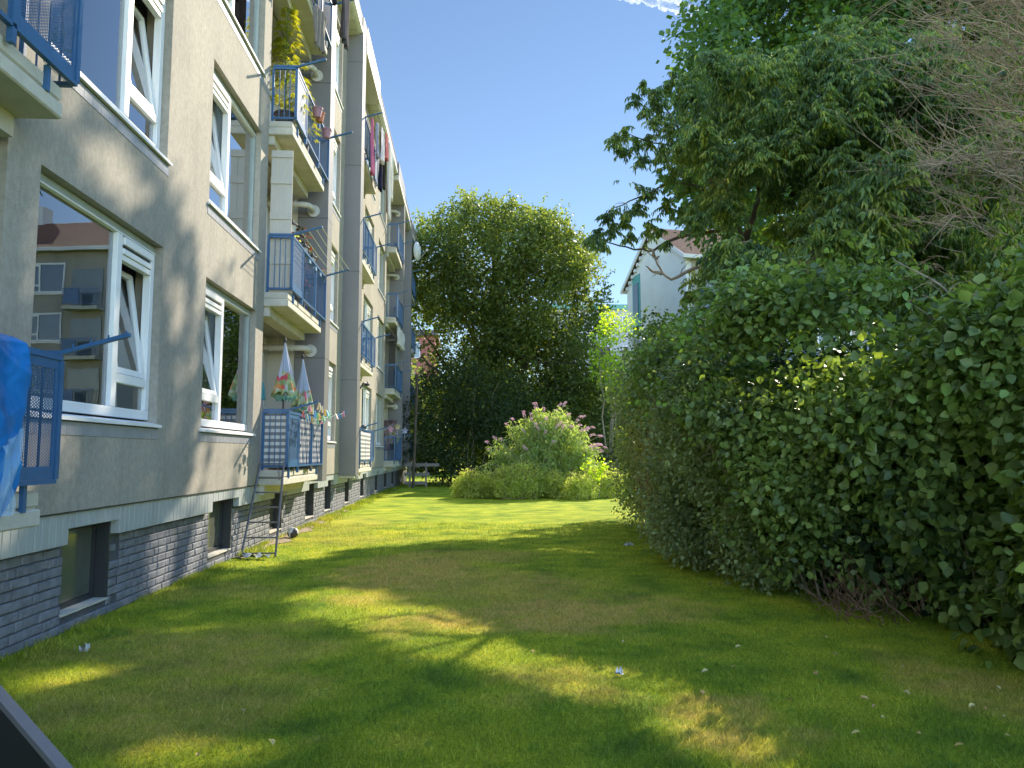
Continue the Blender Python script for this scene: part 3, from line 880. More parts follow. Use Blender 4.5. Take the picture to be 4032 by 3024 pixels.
# loggia doors and drain pipes
def loggia_door(y0, y1, k):
    z = 1.26 + ST * k
    b = MB()
    a, c = y0 + .25, y0 + 2.55
    x = -3.995
    for (q0, q1, z0, z1) in ((a, a + .07, z, z + 2.2), (c - .07, c, z, z + 2.2), (a + .95, a + 1.05, z, z + 2.2), (a + .07, a + .95, z, z + .12), (a + 1.05, c - .07, z, z + .8), (a + .07, c - .07, z + 2.2, z + 2.28)):
        b.box(x, x + .05, q0, q1, z0, z1, 0)
    o = b.build("loggia_door", M['white'], bld)
    g = MB(); g.box(x + .01, x + .018, a + .07, a + .95, z + .12, z + 2.2); g.box(x + .01, x + .018, a + 1.05, c - .07, z + .8, z + 2.2)
    g.build("pane", M['bglass'], o)
def pipe(y1, k):
    z = 3.57 + ST * k
    b = MB()
    b.tube([(-3.99, y1 - .42, z), (-3.3, y1 - .42, z), (-3.19, y1 - .38, z), (-3.15, y1 - .28, z), (-3.15, y1 - .01, z)], [.055] * 5, 12, cap=True)
    b.lathe((-3.15, y1, z), [(.0, -.03), (.125, -.03), (.125, 0)], 20, axis='y')
    for x in (-3.85, -3.45): b.lathe((x, y1 - .42, z), [(.07, 0), (.07, .04)], 12, axis='x')
    for x in (-3.7,): b.tube([(x, y1 - .42, z), (x, y1 - .42, z + .25)], .012, 6)
    b.build("drain_pipe", M['pipe'], bld, smooth=False)
for (a, c) in LOG[1:]:
    for k in range(4): loggia_door(a, c, k)
for (a, c) in (LOG[1], LOG[3]):
    for k in range(4): pipe(c, k)
# small spout left under the tall fin
b = MB(); b.tube([(XF - .1, 20.3, .93), (XF + .05, 20.3, .92)], .045, 10); b.box(-3.3, -2.9, 20.1, 20.55, .90, .965)
b.build("downpipe_shoe", M['concrete'], bld)
# scrawny black bracket holding a lamp on the fin edge
b = MB()
b.tube([(XF - .02, 20.7, 3.25), (XF + .06, 20.85, 3.42), (XF + .12, 21.1, 3.44)], .025, 8)
b.lathe((XF + .12, 21.1, 3.38), [(.03, .1), (.07, .04), (.075, 0), (.02, -.02)], 12)
b.build("wall_light", M['rubber'], bld)


# ------------------------------------------------------------------ foliage
SX, SY = SUN.x / SUN.z, SUN.y / SUN.z

def in_poly(x, y, poly):
    x = np.asarray(x); y = np.asarray(y)
    ins = np.zeros(x.shape, bool)
    n = len(poly)
    for i in range(n):
        x1, y1 = poly[i]; x2, y2 = poly[(i + 1) % n]
        c = ((y1 > y) != (y2 > y)) & (x < (x2 - x1) * (y - y1) / (y2 - y1 + 1e-12) + x1)
        ins ^= c
    return ins

SUNNY_LAWN = [(-3.6, 10.4), (-2.7, 10.4), (-1.9, 12.0), (-.4, 13.3), (2.0, 16.6), (3.7, 18.8), (6.5, 21), (7, 31), (5.5, 33.5), (-.1, 33.2), (-3.3, 29.6), (-3.6, 29.6)]
BAND = [(-1.65, 9.2), (-1.1, 8.75), (-.05, 7.45), (.38, 6.6), (.62, 6.05), (1.2, 5.65), (2.4, 4.0), (3.3, 2.6), (2.2, 2.1), (1.4, 3.1), (.88, 3.85), (.76, 4.25), (.42, 4.62), (-.18, 5.45), (-1.02, 6.5), (-1.7, 7.4), (-2.05, 8.3)]
SPOTS = [(1.05, 9.9, .75, .20, -.25), (1.7, 9.25, .5, .16, -.3), (-2.55, 6.9, .42, .20, .5), (-2.95, 5.5, .5, .32, .2), (-1.25, 4.15, .5, .3, .2),
         (-2.0, 9.7, .9, .12, .1), (1.6, 12.3, 1.2, .22, -.1), (.9, 14.1, 1.6, .2, .1), (2.4, 14.9, .8, .2, 0)]
def lit_mask(gx, gy, walls=True):
    """where, on the ground (and by extension up the wall), the sun gets through gaps in the crowns"""
    gx = np.array(gx, float); gy = np.array(gy, float)
    w = .10 + .02 * np.abs(gy)
    nx = gx + w * np.sin(gy * 3.1 + 1.3 * np.sin(gx * 2.7)) * .6; ny = gy + w * np.sin(gx * 3.7 + 1.1 * np.sin(gy * 2.3)) * .6
    bx = gx + .06 * np.sin(gy * 6 + gx * 3); by = gy + .04 * np.sin(gx * 7)
    r = in_poly(nx, ny, SUNNY_LAWN) | in_poly(bx, by, BAND)
    for cx, cy, rx, ry, rot in SPOTS:
        dx, dy = nx - cx, ny - cy
        a = dx * math.cos(rot) + dy * math.sin(rot); c = -dx * math.sin(rot) + dy * math.cos(rot)
        r |= (a / rx) ** 2 + (c / ry) ** 2 < 1
    # beyond the foot of the wall: up the facade
    zz = (-3.29 - gx) / SX; yy = gy + SY * zz
    wall = (zz > 0) & (yy < 30) & (yy > 5.3)
    past = gx < -3.6
    r &= ~past
    up = wall & ((zz > 4.35 + .5 * np.sin(yy * 1.1)) | (yy > 11.2 + .8 * np.sin(zz * 2)))
    dap = wall & ~up & (np.sin(yy * 4.2 + zz * 1.1 + 1.6 * np.sin(zz * 1.7 + .5)) + .9 * np.sin(zz * 1.9 - yy * 1.4 + 1.0) > 1.05) & (yy > 5.2)
    dap |= wall & (((yy - 5.95) / .28) ** 2 + ((zz - 3.0) / .5) ** 2 < 1) | wall & (((yy - 7.2) / .8) ** 2 + ((zz - 4.15) / .30) ** 2 < 1)
    dap |= wall & (((yy - 6.5) / .25) ** 2 + ((zz - 1.55) / .35) ** 2 < 1)
    dap |= wall & (yy > 9.3) & (yy < 11.6) & (zz < 1.8) & (np.sin((yy - zz * .55) * 6.5) > -.1)
    return (r | dap | up) if walls else r

def keep_lit(P, soft=.06, walls=False):
    gx = P[:, 0] - SX * P[:, 2]; gy = P[:, 1] - SY * P[:, 2]
    gx = gx + rng.normal(0, soft, len(gx)); gy = gy + rng.normal(0, soft, len(gy))
    return ~lit_mask(gx, gy, walls)

def rand_dir(n):
    v = rng.normal(0, 1, (n, 3)); return v / np.linalg.norm(v, axis=1)[:, None]

def leaves(name, P, D, N, L, W, mats, parent, org, mi=None, detailed=True, fold=.12, droop=0.15):
    n = len(P)
    D = D / (np.linalg.norm(D, axis=1)[:, None] + 1e-9)
    S = np.cross(D, N); S /= (np.linalg.norm(S, axis=1)[:, None] + 1e-9)
    N = np.cross(S, D)
    L = L[:, None]; w = L * W * .5
    base = P; tip = P + D * L - N * L * droop
    if detailed:
        V = np.empty((n, 6, 3))
        V[:, 0] = base; V[:, 1] = P + D * L * .32 + S * w + N * w * fold * 2; V[:, 2] = P + D * L * .70 + S * w * .72 + N * (w * fold - L * droop * .5)
        V[:, 3] = tip; V[:, 4] = P + D * L * .70 - S * w * .72 + N * (w * fold - L * droop * .5); V[:, 5] = P + D * L * .32 - S * w + N * w * fold * 2
        i0 = np.arange(n)[:, None] * 6
        Fc = np.concatenate([i0 + np.array([0, 1, 2, 3]), i0 + np.array([0, 3, 4, 5])], 1).reshape(-1, 4)
        rep = 2
    else:
        V = np.empty((n, 4, 3))
        V[:, 0] = base; V[:, 1] = P + D * L * .45 + S * w; V[:, 2] = tip; V[:, 3] = P + D * L * .45 - S * w
        Fc = np.arange(n)[:, None] * 4 + np.array([0, 1, 2, 3]); rep = 1
    m = None if mi is None else np.repeat(mi, rep)
    return raw_mesh(name, V.reshape(-1, 3), Fc, 4, mats, m, parent, org)

def clump_leaves(C, Rd, dens, L, W, view=(0, -1, .3), shell=.55, hang=.3, cull=True, jitter=.25, flat=1.0):
    """C (m,3) centres, Rd (m,) radii -> arrays for leaves(). dens = leaves per m2 of clump surface"""
    C = np.asarray(C, float); Rd = np.asarray(Rd, float)
    cnt = np.maximum(6, (dens * 4 * np.pi * Rd ** 2 * rng.uniform(.7, 1.3, len(Rd))).astype(int))
    idx = np.repeat(np.arange(len(C)), cnt)
    n = len(idx)
    d = rand_dir(n)
    # lumpy clump surface
    ph = rng.uniform(0, 6.28, (len(C), 3))[idx]
    lum = 1 + .16 * np.sin(d[:, 0] * 6 + ph[:, 0]) + .16 * np.sin(d[:, 1] * 7 + ph[:, 1]) + .14 * np.sin(d[:, 2] * 6 + ph[:, 2])
    r = Rd[idx] * lum * (shell + (1 - shell) * rng.uniform(0, 1, n) ** .55)
    r *= 1 + jitter * np.maximum(0, rng.normal(0, .6, n)) * (rng.uniform(0, 1, n) < .25)
    P = C[idx] + d * r[:, None] * np.array([1, 1, flat])
    if cull:
        k = keep_lit(P, .12 if cull == 'hedge' else .06, walls=(cull == 'walls'))
        if cull == 'hedge':
            k |= (P[:, 0] - SX * P[:, 2]) + rng.normal(0, .25, n) > 1.8
            front = P[:, 0] < hedge_x(P[:, 1]) + .62
            k |= front & (rng.uniform(0, 1, n) < .15) & (P[:, 2] < 2.1)
        P, d, idx = P[k], d[k], idx[k]; n = len(P)
    D = d * .7 + rng.normal(0, .55, (n, 3)); D[:, 2] -= hang
    N = d * .5 + rng.normal(0, .45, (n, 3)); N[:, 2] += .7
    Ls = L * rng.uniform(.55, 1.25, n)
    return P, D, N, Ls, idx

def wander(p0, p1, n=8, amp=.08, sag=0):
    p0, p1 = np.array(p0, float), np.array(p1, float)
    t = np.linspace(0, 1, n)[:, None]
    ln = np.linalg.norm(p1 - p0)
    off = np.cumsum(rng.normal(0, amp * ln / n, (n, 3)), 0); off -= t * off[-1]
    q = p0 + (p1 - p0) * t + off
    q[:, 2] += sag * ln * np.sin(t[:, 0] * np.pi)
    return [tuple(v) for v in q]

def in_poly_px(poly, n, Y0, Y1, rmin, rmax):
    """n random clump centres inside a photo outline, at distances Y0..Y1"""
    xs = [p[0] for p in poly]; ys = [p[1] for p in poly]
    C, Rr = [], []
    while len(C) < n:
        x = random.uniform(min(xs), max(xs)); y = random.uniform(min(ys), max(ys))
        if not in_poly(np.array([x]), np.array([y]), poly)[0]: continue
        Y = random.uniform(Y0, Y1); r = random.uniform(rmin, rmax)
        C.append(at(x, y, Y)); Rr.append(r)
    return np.array(C), np.array(Rr)

K = 4032 / 2212.0
def dp(l): return [(x * K, y * K) for x, y in l]

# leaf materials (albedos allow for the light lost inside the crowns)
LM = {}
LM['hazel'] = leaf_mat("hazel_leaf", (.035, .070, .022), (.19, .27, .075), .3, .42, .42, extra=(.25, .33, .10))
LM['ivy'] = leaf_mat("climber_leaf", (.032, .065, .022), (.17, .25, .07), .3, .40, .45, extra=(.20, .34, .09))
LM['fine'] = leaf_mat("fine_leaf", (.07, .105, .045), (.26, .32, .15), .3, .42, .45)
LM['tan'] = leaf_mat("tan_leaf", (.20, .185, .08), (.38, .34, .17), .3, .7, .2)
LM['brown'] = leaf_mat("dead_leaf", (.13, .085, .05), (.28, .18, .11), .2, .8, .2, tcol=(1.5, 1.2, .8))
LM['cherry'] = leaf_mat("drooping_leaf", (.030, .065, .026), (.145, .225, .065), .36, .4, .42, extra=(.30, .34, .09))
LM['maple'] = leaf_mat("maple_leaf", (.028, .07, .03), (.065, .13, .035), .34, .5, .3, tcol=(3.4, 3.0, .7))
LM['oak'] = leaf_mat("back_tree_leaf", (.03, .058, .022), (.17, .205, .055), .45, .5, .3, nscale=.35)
LM['lime'] = leaf_mat("lime_leaf", (.22, .33, .03), (.36, .46, .05), .5, .5, .25)
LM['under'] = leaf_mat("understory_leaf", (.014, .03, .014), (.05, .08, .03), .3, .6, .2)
LM['spirea'] = leaf_mat("low_shrub_leaf", (.23, .28, .09), (.42, .46, .16), .45, .6, .25, nscale=3)
LM['budd'] = leaf_mat("butterfly_bush_leaf", (.17, .25, .10), (.33, .40, .19), .42, .6, .25, nscale=2)
LM['flower'] = leaf_mat("pink_flower", (.62, .40, .52), (.80, .60, .70), .3, .8, .2, tcol=(1.2, 1, 1.1))
LM['hemp'] = leaf_mat("hemp_leaf", (.16, .24, .02), (.42, .42, .04), .45, .6, .2, tcol=(1.8, 1.6, .6), nscale=2)

def trunk_part(parent, lines, name="trunk", mat='bark'):
    b = MB()
    for pts, r0, r1, n in lines:
        b.tube(pts, list(np.linspace(r0, r1, len(pts))), n)
    return b.build(name, M[mat], parent, smooth=True)

def limbs(base, C, r0, nmax=40, fork=.45):
    """limbs from a trunk line to a sample of clump centres"""
    L = []
    base = np.array(base)
    for i in rng.permutation(len(C))[:nmax]:
        c = C[i]
        t = min(.95, max(.25, fork + .25 * rng.normal()))
        s = base[min(len(base) - 1, int(t * len(base)))]
        ln = np.linalg.norm(c - s)
        pts = wander(s, c, 7, .22, .06)
        pa = np.array(pts); pd = np.vstack([pa[:-1] + (pa[1:] - pa[:-1]) * q for q in np.linspace(0, 1, 6)])
        if not keep_lit(pd, .01).all() or not keep_lit(pd + [.12, .12, 0], .01).all() or not keep_lit(pd - [.12, .12, 0], .01).all(): continue
        L.append((pts, r0 * (.3 + .05 * ln), r0 * .06, 5))
    return L

# ---- the big background tree
def big_tree():
    outl = dp([(880, 640), (893, 560), (905, 505), (940, 475), (985, 470), (1005, 445), (1045, 438), (1075, 455), (1110, 452), (1150, 462), (1190, 478), (1215, 500), (1240, 515), (1262, 560), (1290, 600),
               (1310, 650), (1300, 720), (1270, 760), (1330, 800), (1350, 880), (1330, 960), (1180, 990), (1000, 960), (960, 930), (930, 800), (905, 740), (880, 700)])
    C, Rr = in_poly_px(outl, 620, 41, 47, .6, 1.15)
    # firm outline of small clumps
    oc, orr = [], []
    for i in range(len(outl) - 8):
        (x1, y1), (x2, y2) = outl[i], outl[i + 1]
        for t in np.linspace(0, 1, 4)[:-1]:
            oc.append(at(x1 + (x2 - x1) * t + random.uniform(-12, 12), y1 + (y2 - y1) * t + random.uniform(0, 30), random.uniform(41.5, 44.5))); orr.append(random.uniform(.35, .7))
    C = np.vstack([C, oc]); Rr = np.concatenate([Rr, orr])
    base = at(1960, 1900, 45); base[2] = 0
    t = empty("background_tree", tuple(base), "tall broad crowned green tree closing the far end of the lawn", "tree")
    top = at(1950, 900, 45)
    ln = wander(base, top, 12, .12)
    leftb = [(wander(at(1800, 1500, 44), at(1650, 1290, 42), 7, .15), .16, .03, 6), (wander(at(1830, 1600, 44), at(1660, 1400, 42), 7, .15), .2, .04, 6), (wander(at(1900, 1720, 45), at(1780, 1480, 44), 7, .12), .26, .12, 6)]
    trunk_part(t, [(ln, .42, .05, 10)] + limbs(ln, C, .22, 45, .5) + leftb)
    # open airy lower left where the light comes through
    hole = in_poly(*np.array([((1840 + (c[0] / c[1]) * 3029), 1790 - (c[2] - H) / c[1] * 3029) for c in C]).T, dp([(895, 670), (990, 690), (1010, 760), (980, 850), (930, 830), (895, 780)]))
    dens = np.where(hole, .85, 1.0)
    P, D, N, L, idx = clump_leaves(C, Rr * np.where(hole, .6, 1), 18, .20, .75, hang=.25, cull=True, jitter=.5)
    k = rng.uniform(0, 1, len(P)) < dens[idx]
    # sprigs sticking out of the top
    SP, SD, SN, SL = [], [], [], []
    for c, r in zip(oc, orr):
        for _ in range(4):
            d = rand_dir(1)[0]; d[2] = abs(d[2]) + .3; d /= np.linalg.norm(d); sl_ = random.uniform(1.3, 2.9)
            for q in np.linspace(.4, 1.0, 14):
                SP.append(c + d * r * q * sl_ + rng.normal(0, .05, 3)); SD.append(rand_dir(1)[0]); SN.append(rand_dir(1)[0]); SL.append(.17)
    P = np.vstack([P[k], SP]); D = np.vstack([D[k], SD]); N = np.vstack([N[k], SN]); L = np.concatenate([L[k], SL])
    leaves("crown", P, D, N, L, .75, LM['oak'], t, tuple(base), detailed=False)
big_tree()

# ---- far line of trees closing the horizon
def far_trees():
    C, Rr = [], []
    for _ in range(420):
        x = random.uniform(-16, 16); C.append((x, random.uniform(58, 66), random.uniform(.5, 7.5 + 1.2 * math.sin(x * .8) + .8 * math.sin(x * 2.1)))); Rr.append(random.uniform(.8, 1.5))
    C = np.array(C)
    P, D, N, L, idx = clump_leaves(C, np.array(Rr), 5, .40, .8, hang=.2, cull=False)
    o = leaves("distant_trees", P, D, N, L, .8, LM['oak'], None, (0, 62, 0), detailed=False)
    tag(o, "distant mass of trees behind the big tree", "trees", kind='stuff')
far_trees()
# ---- dark shrubs under it
def shrub(label, name, cat, C, Rr, mat, dens, L, W, group=None, hang=.2, cull=True, base=None, stems=10, detailed=False, mats2=None, stemr=.02, shell=.55):
    C = np.array(C, float); Rr = np.array(Rr, float)
    if base is None: base = (C[:, 0].mean(), C[:, 1].mean(), 0)
    t = empty(name, base, label, cat, group)
    ls = []
    for i in rng.permutation(len(C))[:stems]:
        c = C[i]; s = (base[0] + (c[0] - base[0]) * .35 + rng.normal(0, .1), base[1] + (c[1] - base[1]) * .35 + rng.normal(0, .1), -.02)
        pts = wander(s, c, 7, .15)
        if cull and not keep_lit(np.array(pts), .01).all(): pts = pts[:4]
        ls.append((pts, stemr, stemr * .3, 5))
    trunk_part(t, ls, "stems", 'twig2')
    P, D, N, Ls, idx = clump_leaves(C, Rr, dens, L, W, hang=hang, cull=cull, shell=shell)
    mi = None; mats = mat
    if mats2 is not None:
        mats = [mat, mats2[0]]; mi = (rng.uniform(0, 1, len(P)) < mats2[1](P)).astype(int)
    leaves("foliage", P, D, N, Ls, W, mats, t, base, mi=mi, detailed=detailed)
    return t

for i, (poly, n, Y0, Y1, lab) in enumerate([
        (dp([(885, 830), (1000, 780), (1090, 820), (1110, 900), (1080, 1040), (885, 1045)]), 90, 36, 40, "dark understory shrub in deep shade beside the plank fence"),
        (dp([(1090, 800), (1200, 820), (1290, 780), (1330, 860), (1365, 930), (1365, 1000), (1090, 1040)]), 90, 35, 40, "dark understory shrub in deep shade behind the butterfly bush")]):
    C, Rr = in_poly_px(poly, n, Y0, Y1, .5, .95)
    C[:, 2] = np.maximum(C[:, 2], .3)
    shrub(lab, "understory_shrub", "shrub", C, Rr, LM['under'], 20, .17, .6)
C, Rr = in_poly_px(dp([(1290, 700), (1310, 668), (1345, 675), (1372, 705), (1372, 800), (1330, 860), (1285, 800)]), 26, 35.5, 37.5, .35, .6)
shrub("sunlit yellow green tree between the big tree and the white gable", "young_tree", "tree", C, Rr, LM['lime'], 40, .15, .7, cull=False, base=(7.2, 36.5, 0), stems=8, stemr=.06)
C, Rr = in_poly_px(dp([(1385, 760), (1480, 700), (1480, 900), (1400, 980), (1340, 930), (1325, 850), (1290, 850), (1300, 820), (1350, 800)]), 50, 17.5, 20.5, .28, .5)
shrub("light green shrub leaning out of the far end of the hedge", "leafy_shrub", "shrub", C, Rr, LM['fine'], 75, .10, .6, cull=True, base=(4.6, 19, 0), stems=10)

# ---- mound: low shrubs around a butterfly bush
lows = []
for i in range(9):
    x = -0.02 + i * .62; y = 26.4 + .5 * math.sin(i * 1.9) + (.5 if i in (0, 8) else 0)
    C, Rr = [], []
    for _ in range(20):
        a = random.uniform(0, 6.28); r = random.uniform(0, .48)
        C.append((x + r * math.cos(a), y + r * math.sin(a) * .8, random.uniform(.14, [.78, .70, .92, 1.0, .78, .92, .66, .80, .72][i]))); Rr.append(random.uniform(.2, .34))
    def fl(P): return np.where((P[:, 2] > .7), .16, .02)
    which = ["leftmost low bushy shrub at the front of the flower mound", "second low shrub from the left along the mound", "third low shrub from the left along the mound", "fourth low shrub from the left along the mound",
             "middle low shrub at the foot of the butterfly bush", "low shrub just right of the middle of the mound", "third low shrub from the right along the mound", "second low shrub from the right along the mound", "rightmost low shrub of the mound next to the hedge"][i]
    shrub(which, "low_shrub", "shrub", C, Rr, LM['spirea'], 260, .085, .45, group="low shrubs round the butterfly bush", cull=False, stems=26, mats2=(LM['brown'], fl), stemr=.009, base=(x, y, 0))
def buddleia():
    base = (2.6, 28.0, 0)
    t = empty("butterfly_bush", base, "tall butterfly bush with pink flower spikes rising from the low shrubs", "shrub")
    C, Rr, spk, ls = [], [], [], []
    for i in range(105):
        a = random.uniform(0, 6.28); u = random.uniform(0, 1) ** .6; jit = random.uniform(.78, 1.12)
        e = np.array([base[0] + .2 + 2.35 * u * math.cos(a), base[1] + 1.3 * u * math.sin(a), (3.15 - 1.75 * u ** 2.0) * jit])
        if e[0] > 3.2: e[2] += .12
        s = (base[0] + random.uniform(-.25, .25), base[1] + random.uniform(-.2, .2), 0)
        pts = wander(s, e, 8, .06, .10)
        ls.append((pts, .022, .006, 5))
        for q in (3, 4, 5, 6): C.append(np.array(pts[q]) + rng.normal(0, .1, 3)); Rr.append(random.uniform(.10, .24))
        dd = np.array(pts[-1]) - np.array(pts[-2]); dd /= np.linalg.norm(dd); dd[2] += .2
        dd[0] += .25 * (1 if e[0] > base[0] + .3 else -.3)
        spk.append((e, dd / np.linalg.norm(dd), random.uniform(.14, .28)))
    trunk_part(t, ls, "stems", 'twig2')
    P, D, N, L, idx = clump_leaves(C, Rr, 95, .19, .26, hang=.6, cull=False, shell=.2)
    leaves("foliage", P, D, N, L, .28, LM['budd'], t, base, detailed=False)
    FP, FD, FN, FL = [], [], [], []
    for e, d, ln in spk:
        if e[2] < 1.6 or random.random() < .1: continue
        for q in np.linspace(0, 1, 46):
            r = .034 * (1 - .75 * q) + .01
            o_ = rand_dir(1)[0]; o_ -= d * (o_ @ d); o_ /= np.linalg.norm(o_)
            c = e + d * ln * q - np.array([0, 0, .10 * q * q]) + o_ * r * .6
            FP.append(c); FD.append(o_ + d * .3); FN.append(rand_dir(1)[0]); FL.append(.035)
    leaves("flower_spikes", np.array(FP), np.array(FD), np.array(FN), np.array(FL), 1.0, LM['flower'], t, base, detailed=False)
buddleia()
C = [(4.35 + random.uniform(-.45, .45), 26.2 + random.uniform(-.2, .2), random.uniform(.7, 1.35)) for _ in range(9)]
shrub("bright lime green young sapling at the right of the mound", "sapling", "plant", C, [.17] * 9, LM['lime'], 60, .12, .8, cull=False, base=(4.35, 26.2, 0), stems=6, stemr=.01)

# ---- the hedge along the right
def hedge_x(y):
    return np.interp(y, [4.4, 5.2, 6.0, 6.9, 7.8, 8.9, 10.7, 12.6, 15, 17.5], [3.75, 3.72, 3.72, 3.35, 2.85, 2.62, 2.60, 2.70, 3.0, 3.5])
def hedge_top(y):
    return np.interp(y, [4, 5, 6, 8, 10, 12, 14, 16, 17.5], [2.0, 2.2, 2.5, 2.95, 3.25, 3.4, 3.35, 3.0, 2.5])
def hedge_clumps(y0, y1, n, rmin, rmax, zlo=.15, zhi=None, depth=.5):
    C, Rr = [], []
    for _ in range(n):
        y = random.uniform(y0, y1); r = random.uniform(rmin, rmax)
        top = (hedge_top(y) if zhi is None else zhi) + .30 * math.sin(y * 2.7) + .22 * math.sin(y * 6.1 + 2)
        z = random.uniform(zlo, top)
        bul = .16 * math.sin(y * 2.1 + z * 1.7) + .16 * math.sin(y * .9 + 1 + z) + .10 * math.sin(y * 4.3 - z * 3.1)
        recess = .30 * max(0, (.75 - z)) - .15 * min(1, max(0, z - .8)) + .16 * max(0, z - 2.4) ** 1.5
        C.append((hedge_x(y) + r + recess + bul + random.uniform(0, depth), y, z)); Rr.append(r)
    return C, Rr
HS = [
    ("tall dull green shrub at the far end of the hedge behind the tan one", 13.0, 17.4, 110, .30, .5, None, None, 'fine', 100, .08, .55, False, None),
    ("tan and olive fine leaved shrub at the far left of the hedge, brown inside", 10.9, 13.2, 95, .20, .36, None, 2.35, 'tan', 230, .05, .5, False, (LM['brown'], lambda P: np.where((P[:, 2] < 1.35), .5, .08))),
    ("small leaved pale green shrub right of the tan one in the hedge", 8.3, 11.3, 150, .22, .42, None, 2.9, 'fine', 190, .062, .62, True, None),
    ("dark climber covered shrub rising above the middle of the hedge", 8.2, 13.4, 130, .30, .48, 2.2, None, 'ivy', 95, .085, .75, True, None),
    ("broad leaved hazel shrub in the middle of the hedge left of the brown hollow", 7.1, 8.7, 120, .22, .42, .35, 3.0, 'hazel', 120, .085, .82, True, None),
    ("large hazel shrub with rounded leaves just right of the brown hollow", 5.4, 6.85, 130, .24, .42, None, 2.7, 'hazel', 110, .098, .86, True, None),
    ("leafy top of the tall hedge shrub under the bare brown twigs", 5.0, 8.8, 120, .24, .42, 2.0, None, 'ivy', 90, .092, .78, True, None),
    ("nearest hazel shrub of the hedge at the right edge of the lawn", 4.0, 5.6, 110, .22, .36, None, 2.2, 'hazel', 120, .09, .86, True, None),
]
for lab, y0, y1, n, r0, r1, zlo, zhi, mt, dn, L, W, det, m2 in HS:
    C, Rr = hedge_clumps(y0, y1, n, r0, r1, .12 if zlo is None else zlo, zhi)
    yb = (y0 + y1) / 2
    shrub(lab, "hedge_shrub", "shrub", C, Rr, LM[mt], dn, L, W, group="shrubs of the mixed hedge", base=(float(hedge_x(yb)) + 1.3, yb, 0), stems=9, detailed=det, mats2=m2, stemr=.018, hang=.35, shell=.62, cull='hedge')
C = []
for _ in range(330):
    y = random.uniform(3.8, 17); C.append((float(hedge_x(y)) + random.uniform(1.1, 2.6), y, random.uniform(.1, float(hedge_top(y)) - .25)))
for _ in range(12): C.append((random.uniform(3.9, 4.4), random.uniform(6.5, 7.5), random.uniform(.2, 1.6)))
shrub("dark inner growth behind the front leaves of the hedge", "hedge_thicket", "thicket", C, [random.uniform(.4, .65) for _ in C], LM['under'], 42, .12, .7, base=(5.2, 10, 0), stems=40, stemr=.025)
C = []
for _ in range(300):
    y = random.uniform(4.2, 13.5); C.append((float(hedge_x(y)) + random.uniform(.75, 4.2), y, random.uniform(.3, 3.0)))
shrub("mid green climber growth filling the depth of the hedge", "hedge_thicket", "thicket", C, [random.uniform(.3, .5) for _ in C], LM['ivy'], 55, .10, .7, base=(5.6, 9, 0), stems=20, stemr=.02)
# loose sprays sticking up and out of the hedge top
C, Rr = [], []
for _ in range(95):
    y = random.uniform(4.6, 16); C.append((float(hedge_x(y)) + random.uniform(.35, 2.2), y, float(hedge_top(y)) + random.uniform(-.1, .55))); Rr.append(random.uniform(.14, .30))
shrub("loose sprays of climber leaves growing over the top of the hedge into the tree", "climber", "climbing plant", C, Rr, LM['ivy'], 75, .085, .6, base=(5.0, 9, 0), stems=30, stemr=.012, detailed=True, shell=.2, hang=.5)
# dead brown twigs in the hollow of the hedge
def hollow():
    base = (3.15, 7.0, 0)
    b = MB()
    for i in range(85):
        p = (base[0] + random.uniform(.15, .9), base[1] + random.uniform(-.4, .45), random.uniform(0, .15))
        e = (p[0] + random.uniform(-.35, .3), p[1] + random.uniform(-.5, .4), p[2] + random.uniform(.03, .5))
        b.tube(wander(p, e, 6, .3), list(np.linspace(.006, .0015, 6)), 3, cap=False)
    o = b.build("dead_brushwood", M['deadwood'], None, org=base)
    tag(o, "tangle of dead reddish brown twigs in the hollow under the hedge", "brushwood")
hollow()
def bare_branch(name, label, pts_px, Y, r0, twigs, seed, cat="branch", mat='twig2'):
    b = MB(); random.seed(seed)
    mains = []
    for line in pts_px:
        P = [at(x * K, y * K, Y + random.uniform(-.12, .12)) for x, y in line]
        Q = []
        for a, c in zip(P[:-1], P[1:]):
            Q += wander(a, c, 4, .12)[:-1]
        Q.append(tuple(P[-1])); mains.append(Q)
        b.tube(Q, list(np.linspace(r0, r0 * .25, len(Q))), 6)
        for _ in range(twigs):
            s = np.array(Q[random.randrange(1, len(Q))]); d = rand_dir(1)[0]; d[1] *= .4
            ln = random.uniform(.12, .45)
            b.tube(wander(s, s + d * ln, 5, .3), list(np.linspace(r0 * .3, .0015, 5)), 4, cap=False)
    o = b.build(name, M[mat], None, smooth=True)
    return tag(o, label, cat)
bare_branch("bare_branch", "bare forked grey branch poking out of the right part of the hedge", [[(1975, 835), (1990, 780), (2040, 740), (2065, 700), (2062, 650)], [(2065, 700), (2100, 640), (2190, 600)], [(2062, 650), (2010, 600), (1930, 560)], [(2065, 690), (2010, 690), (1960, 650)], [(2040, 740), (2080, 770), (2150, 760)], [(1990, 780), (1950, 800), (1938, 870)]], 6.3, .013, 8, 11)
bare_branch("bare_branch", "thin upright bare stems between the leaves in the middle of the hedge", [[(1660, 1090), (1650, 1000), (1640, 930), (1610, 880)], [(1655, 1020), (1690, 960), (1720, 920)], [(1560, 1010), (1600, 1040), (1680, 1100)], [(1530, 960), (1550, 1000), (1600, 1060)]], 8.6, .012, 6, 12)
random.seed(99)

